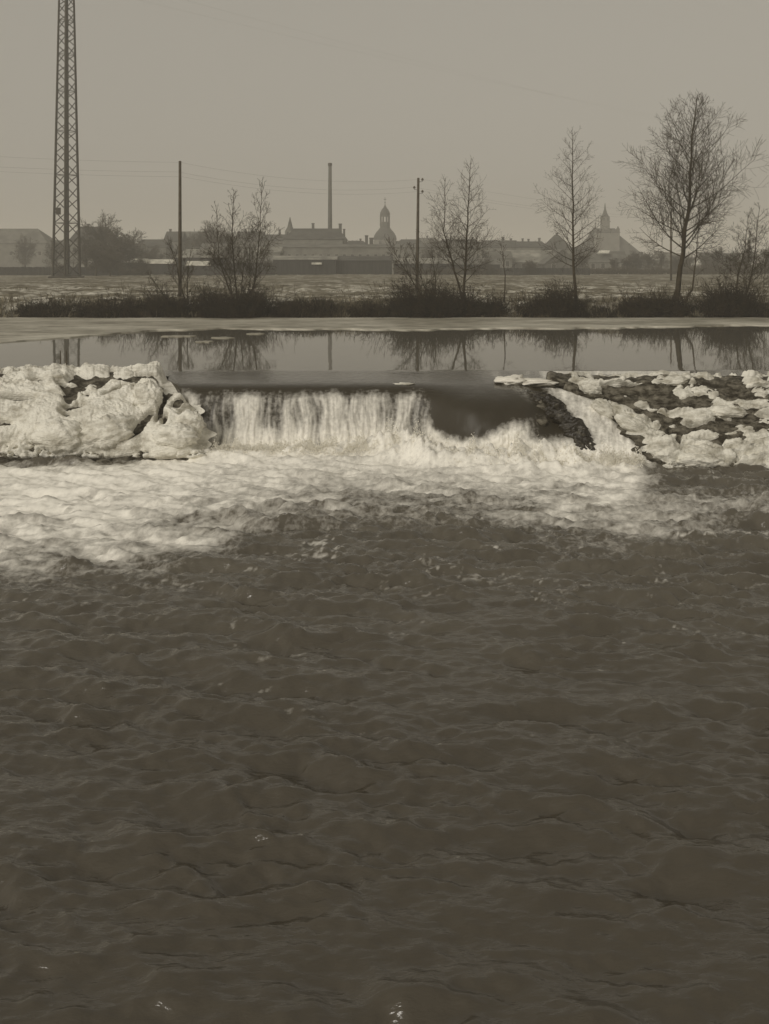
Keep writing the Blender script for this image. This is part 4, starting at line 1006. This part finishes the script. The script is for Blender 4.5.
def hedge(a, b_, yt, Y, label, seed):
    rs = random.Random(seed); mb = MB(); x0, x1 = X(a, Y), X(b_, Y); h0 = Zat(yt, Y) - 1
    for i in range(int((x1 - x0) * 26)):
        x = rs.uniform(x0, x1) - (x0 + x1) / 2; h = h0 * rs.uniform(0.5, 1.05) * (0.8 + 0.35 * nz(x, 0.25, seed)); y = rs.uniform(-1, 1)
        p = Vector((x, y, 0)); q = p + Vector((rs.uniform(-.5, .5), rs.uniform(-.4, .4), h * .5)); r_ = q + Vector((rs.uniform(-.6, .6), rs.uniform(-.4, .4), h * .5))
        mb.tube([p, q, r_], [0.05, 0.04, 0.02], 3, cap=False)
        for _ in range(4):
            w_ = p.lerp(r_, rs.uniform(.2, .9)); mb.tube([w_, w_ + Vector((rs.uniform(-.6, .6), rs.uniform(-.5, .5), rs.uniform(0, .5)))], [0.035, 0.018], 3, cap=False)
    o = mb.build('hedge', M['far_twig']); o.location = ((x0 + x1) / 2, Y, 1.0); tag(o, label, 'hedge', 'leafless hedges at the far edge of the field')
hedge(588, 700, 266, 203, 'leafless hedge below the spired church, from the straight slim tree to the tallest tree', 71)
hedge(690, 800, 263, 200, 'taller leafless hedge under the hazy trees at the right edge', 72)
hedge(60, 150, 264, 186, 'leafless hedge behind the pylon in front of the town trees', 73)
hedge(395, 500, 266, 196, 'leafless hedge behind the forked tree', 74)

# church with the bell-shaped dome
Yc = 400; c = empty('domed_church', (X(385, Yc), Yc, 1.0)); tag(c, 'church tower with a bell-shaped dome, lantern and small onion cap', 'church')
zz = lambda y: Zat(y, Yc) - 1
MB().ring(0, 0, [(5.0, 0), (5.0, zz(240))], 8, R(22.5)).build('tower', M['wall_mid'], c)
MB().ring(0, 0, [(5.15, zz(240)), (5.2, zz(239)), (4.9, zz(236)), (4.0, zz(232.5)), (3.0, zz(230)), (2.3, zz(228)), (2.1, zz(226.5))], 8, R(22.5)).build('dome', M['roof_dark'], c, smooth=False)
ln = MB()
for k in range(8):
    a = R(22.5 + 45 * k); ln.tube([(1.85 * math.cos(a), 1.85 * math.sin(a), zz(226.5)), (1.85 * math.cos(a), 1.85 * math.sin(a), zz(215))], 0.42, 5)
ln.ring(0, 0, [(2.1, zz(227)), (2.1, zz(222))], 8, R(22.5)).ring(0, 0, [(2.15, zz(216.5)), (2.15, zz(214.5))], 8, R(22.5)).build('lantern', M['wall_dark'], c)
MB().ring(0, 0, [(2.3, zz(214.5)), (2.1, zz(212.5)), (1.5, zz(209.8)), (0.7, zz(207.5)), (0.2, zz(205)), (0.1, zz(203))], 8, R(22.5)).build('cap', M['roof_dark'], c)
MB().ring(0, 0, [(0.1, zz(203)), (0.35, zz(202.4)), (0.1, zz(201.8))], 8).box(-.09, .09, -.09, .09, zz(203), zz(197)).box(-.55, .55, -.07, .07, zz(199.6), zz(199)).build('cross', M['steel'], c)
MB().box(-4.5, 16, 2, 12, 0, zz(244)).build('nave_wall', M['wall_mid'], c)
MB().add([(-4.8, 1.7, zz(244)), (16.3, 1.7, zz(244)), (16.3, 12.3, zz(244)), (-4.8, 12.3, zz(244)), (-4.8, 7, zz(240.5)), (16.3, 7, zz(240.5))], [(0, 1, 5, 4), (2, 3, 4, 5), (1, 2, 5), (3, 0, 4)]).build('nave_roof', M['roof_dark'], c)
for k in (-1, 1):
    MB().box(k * 2 - .5, k * 2 + .5, -4.72, -4.6, zz(245), zz(241.5)).build('window', M['glass'], c)

# church with the sharp spire on a big stepped roof
Ys = 430; c = empty('spired_church', (X(605, Ys), Ys, 1.0)); tag(c, 'church with a sharp spire above a massive stepped roof', 'church')
zz = lambda y: Zat(y, Ys) - 1; xk = lambda p: (p - 605) * Ys / F
MB().box(xk(592), xk(616.5), -5.5, 5.5, 0, zz(233)).build('wall', M['wall_mid'], c)
def wing(xa, xb, ya, yb, d):
    return MB().add([(xk(xa), -d, zz(256)), (xk(xb), -d, zz(256)), (xk(xb), d, zz(256)), (xk(xa), d, zz(256)), (xk(xa) if xa > 600 else xk(xb), -1, zz(ya)), (xk(xa) if xa > 600 else xk(xb), 1, zz(ya)),
                     (xk(xa), -d, -.3), (xk(xb), -d, -.3), (xk(xb), d, -.3), (xk(xa), d, -.3)],
                    [(0, 1, 4), (2, 3, 5), (0, 4, 5, 3), (1, 2, 5, 4), (6, 7, 1, 0), (7, 8, 2, 1), (8, 9, 3, 2), (9, 6, 0, 3)])
wing(571, 593, 232, 0, 6).build('wing_roof', M['roof_dark'], c)
wing(616, 641, 233, 0, 6).build('wing_roof', M['roof_dark'], c)
MB().add([(xk(591), -5.8, zz(233)), (xk(617.5), -5.8, zz(233)), (xk(617.5), 5.8, zz(233)), (xk(591), 5.8, zz(233)), (xk(594), 0, zz(228.3)), (xk(614.5), 0, zz(228.3))], [(0, 1, 5, 4), (2, 3, 4, 5), (1, 2, 5), (3, 0, 4), (3, 2, 1, 0)]).build('roof', M['roof_dark'], c)
for k in (593, 615.5):
    MB().ring(xk(k), -4.5, [(0.8, zz(236)), (0.8, zz(229.5)), (0.1, zz(226.5))], 6).build('pinnacle', M['wall_dark'], c)
MB().box(-1.75, 1.75, -1.75, 1.75, zz(233), zz(217)).box(-2.0, 2.0, -2.0, 2.0, zz(222.3), zz(221.3)).build('tower', M['wall_mid'], c)
MB().ring(0, 0, [(2.1, zz(217)), (1.5, zz(215.5)), (1.0, zz(213.5)), (0.45, zz(209.5)), (0.1, zz(203))], 8, R(22.5)).build('spire', M['roof_dark'], c)
for k in (-1, 1):
    MB().box(k * .8 - .35, k * .8 + .35, -1.82, -1.76, zz(220.8), zz(218.2)).build('window', M['glass'], c)

# bare trees of the town edge: one of each kind, then copies
def far_tree(H, seed, spread):
    rs = random.Random(seed); e = empty('bare_tree'); cr = MB()
    PF = dict(seg=[4, 3, 3], up=[0.10, 0.05, 0.0], wig=[0.2, 0.28, 0.3], dens=[3.4, 4.2, 0], rmin=0.022, ang=(30, 70))
    pts = [(0, 0, -.3), (rs.uniform(-.2, .2), 0, H * .3), (rs.uniform(-.3, .3), rs.uniform(-.3, .3), H * .62)]
    MB().tube(pts, [0.28, 0.2, 0.12], 6).build('trunk', M['bark'], e)
    for j in range(34):
        f = rs.uniform(0.08, 1.0); z = H * .62 * f; a = rs.uniform(0, 2 * math.pi); an = R(rs.uniform(15, 70)) * (1.2 - .5 * f)
        grow(cr, (0, 0, z), (math.cos(a) * math.sin(an), math.sin(a) * math.sin(an), math.cos(an)), H * rs.uniform(.28, .45) * spread, 0.055, 0, rs, PF)
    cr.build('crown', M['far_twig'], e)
    return e
protos = {'a': (far_tree(10, 61, 1.0), 10), 'b': (far_tree(10, 62, 0.85), 10), 'c': (far_tree(10, 63, 1.15), 10)}
used = set()
far = [('a', 103, 209, 205, 'largest bare tree right of the pylon, round crown above the roofs'),
       ('b', 86, 231, 190, 'hazy bare tree just right of the pylon legs'),
       ('c', 118, 226, 195, 'hazy bare tree leaning against the largest tree near the pylon'),
       ('b', 132, 225, 215, 'small round bare tree standing alone right of the largest tree'),
       ('a', 96, 240, 176, 'low bushy tree in front of the pale annex by the pylon'),
       ('c', 110, 243, 174, 'low bushy tree below the largest tree near the pylon'),
       ('b', 56, 236, 225, 'bare tree seen through the left side of the pylon'),
       ('c', 214, 217, 245, 'dark dense bare tree behind the left stems of the fan-shaped tree'),
       ('a', 224, 224, 255, 'dark bare tree just right of the dense one behind the fan-shaped tree'),
       ('b', 203, 227, 260, 'smaller bare tree left of the dense one behind the fan-shaped tree'),
       ('b', 428, 246, 215, 'low bare tree between the telegraph pole and the forked tree'),
       ('a', 583, 249, 215, 'low hazy tree just right of the straight slim tree'),
       ('c', 636, 249, 235, 'leftmost hazy tree right of the sharp spire'),
       ('a', 649, 249, 230, 'hazy tree between the sharp spire and the farthest telegraph pole'),
       ('b', 661, 248, 225, 'hazy tree right behind the farthest telegraph pole'),
       ('c', 676, 252, 222, 'hazy tree seen behind the trunk of the tallest tree'),
       ('a', 690, 251, 228, 'hazy tree between the tallest tree and the curved sapling'),
       ('b', 704, 248, 225, 'hazy tree just right of the curved sapling'),
       ('c', 717, 245, 222, 'tallest of the hazy trees above the dense right bush'),
       ('a', 733, 249, 224, 'hazy tree behind the small bare tree near the right edge'),
       ('b', 750, 246, 226, 'hazy tree cut by the right edge of the picture'),
       ('c', 766, 247, 230, 'outermost hazy tree at the right edge'),
       ('b', 614, 256, 212, 'low hazy tree below the right roof of the spired church'),
       ('a', 627, 255, 210, 'low hazy tree right of the one below the spired church'),
       ('c', 153, 243, 240, 'hazy tree behind the brightest snowy shed roof'),
       ('a', 25, 233, 280, 'bare tree before the hipped house at the left edge'), ('b', 160, 236, 300, 'far tree rising behind the house with one tall chimney'),
       ('c', 192, 234, 310, 'far tree above the long plain house right of the leftmost pole'), ('a', 243, 236, 300, 'far tree above the low terrace right of the fan-shaped tree'),
       ('b', 270, 236, 310, 'far tree above the dark house left of the factory'), ('c', 352, 238, 300, 'far tree right of the factory chimneys'),
       ('a', 407, 238, 310, 'far tree between the domed church and the telegraph pole'), ('b', 436, 237, 315, 'far tree left of the forked tree, above the roofs'),
       ('c', 494, 238, 300, 'far tree left of the thin sapling, above the roofs'), ('b', 538, 239, 300, 'far tree above the chimney terrace'),
       ('a', 60, 262, 170, 'low tree just outside the right pylon leg'), ('c', 142, 256, 182, 'low tree in front of the snowy sheds'),
       ('b', 268, 258, 190, 'low tree in front of the dark shed right of the fan-shaped tree'), ('a', 486, 256, 195, 'low tree in front of the shed right of the forked tree'),
       ('c', 530, 258, 190, 'low tree in front of the long snow-dusted roof')]
for i, (k, p_, yt, Y, lab) in enumerate(far):
    pr0, h0_ = protos[k]
    if k in used:
        o = pr0.copy(); C.objects.link(o)
        for ch in list(pr0.children):
            q = ch.copy(); C.objects.link(q); q.parent = o
    else:
        o = pr0; used.add(k)
    s_ = (Zat(yt, Y) - 1) / (h0_ * 1.0); o.location = (X(p_, Y), Y, 1.0); o.scale = (s_ * 1.05 + .1, s_ * 1.05 + .1, s_); o.rotation_euler = (0, 0, i * 1.3)
    tag(o, lab, 'tree', 'hazy bare trees at the town edge')

# ------------------------------------------------------------ haze
HZ = 0.00125
hb = MB().box(-3600, 3600, -110, 3100, -4.2, 62).build('haze', M['wire'])
mh = bpy.data.materials.new('haze'); mh.use_nodes = True; t = mh.node_tree
t.nodes.remove(t.nodes['Principled BSDF'])
pv = t.nodes.new('ShaderNodeVolumePrincipled'); pv.inputs['Density'].default_value = HZ; pv.inputs['Color'].default_value = (1.0, 0.97, 0.90, 1)
t.links.new(pv.outputs[0], t.nodes['Material Output'].inputs['Volume'])
hb.data.materials[0] = mh
tag(hb, kind='stuff')
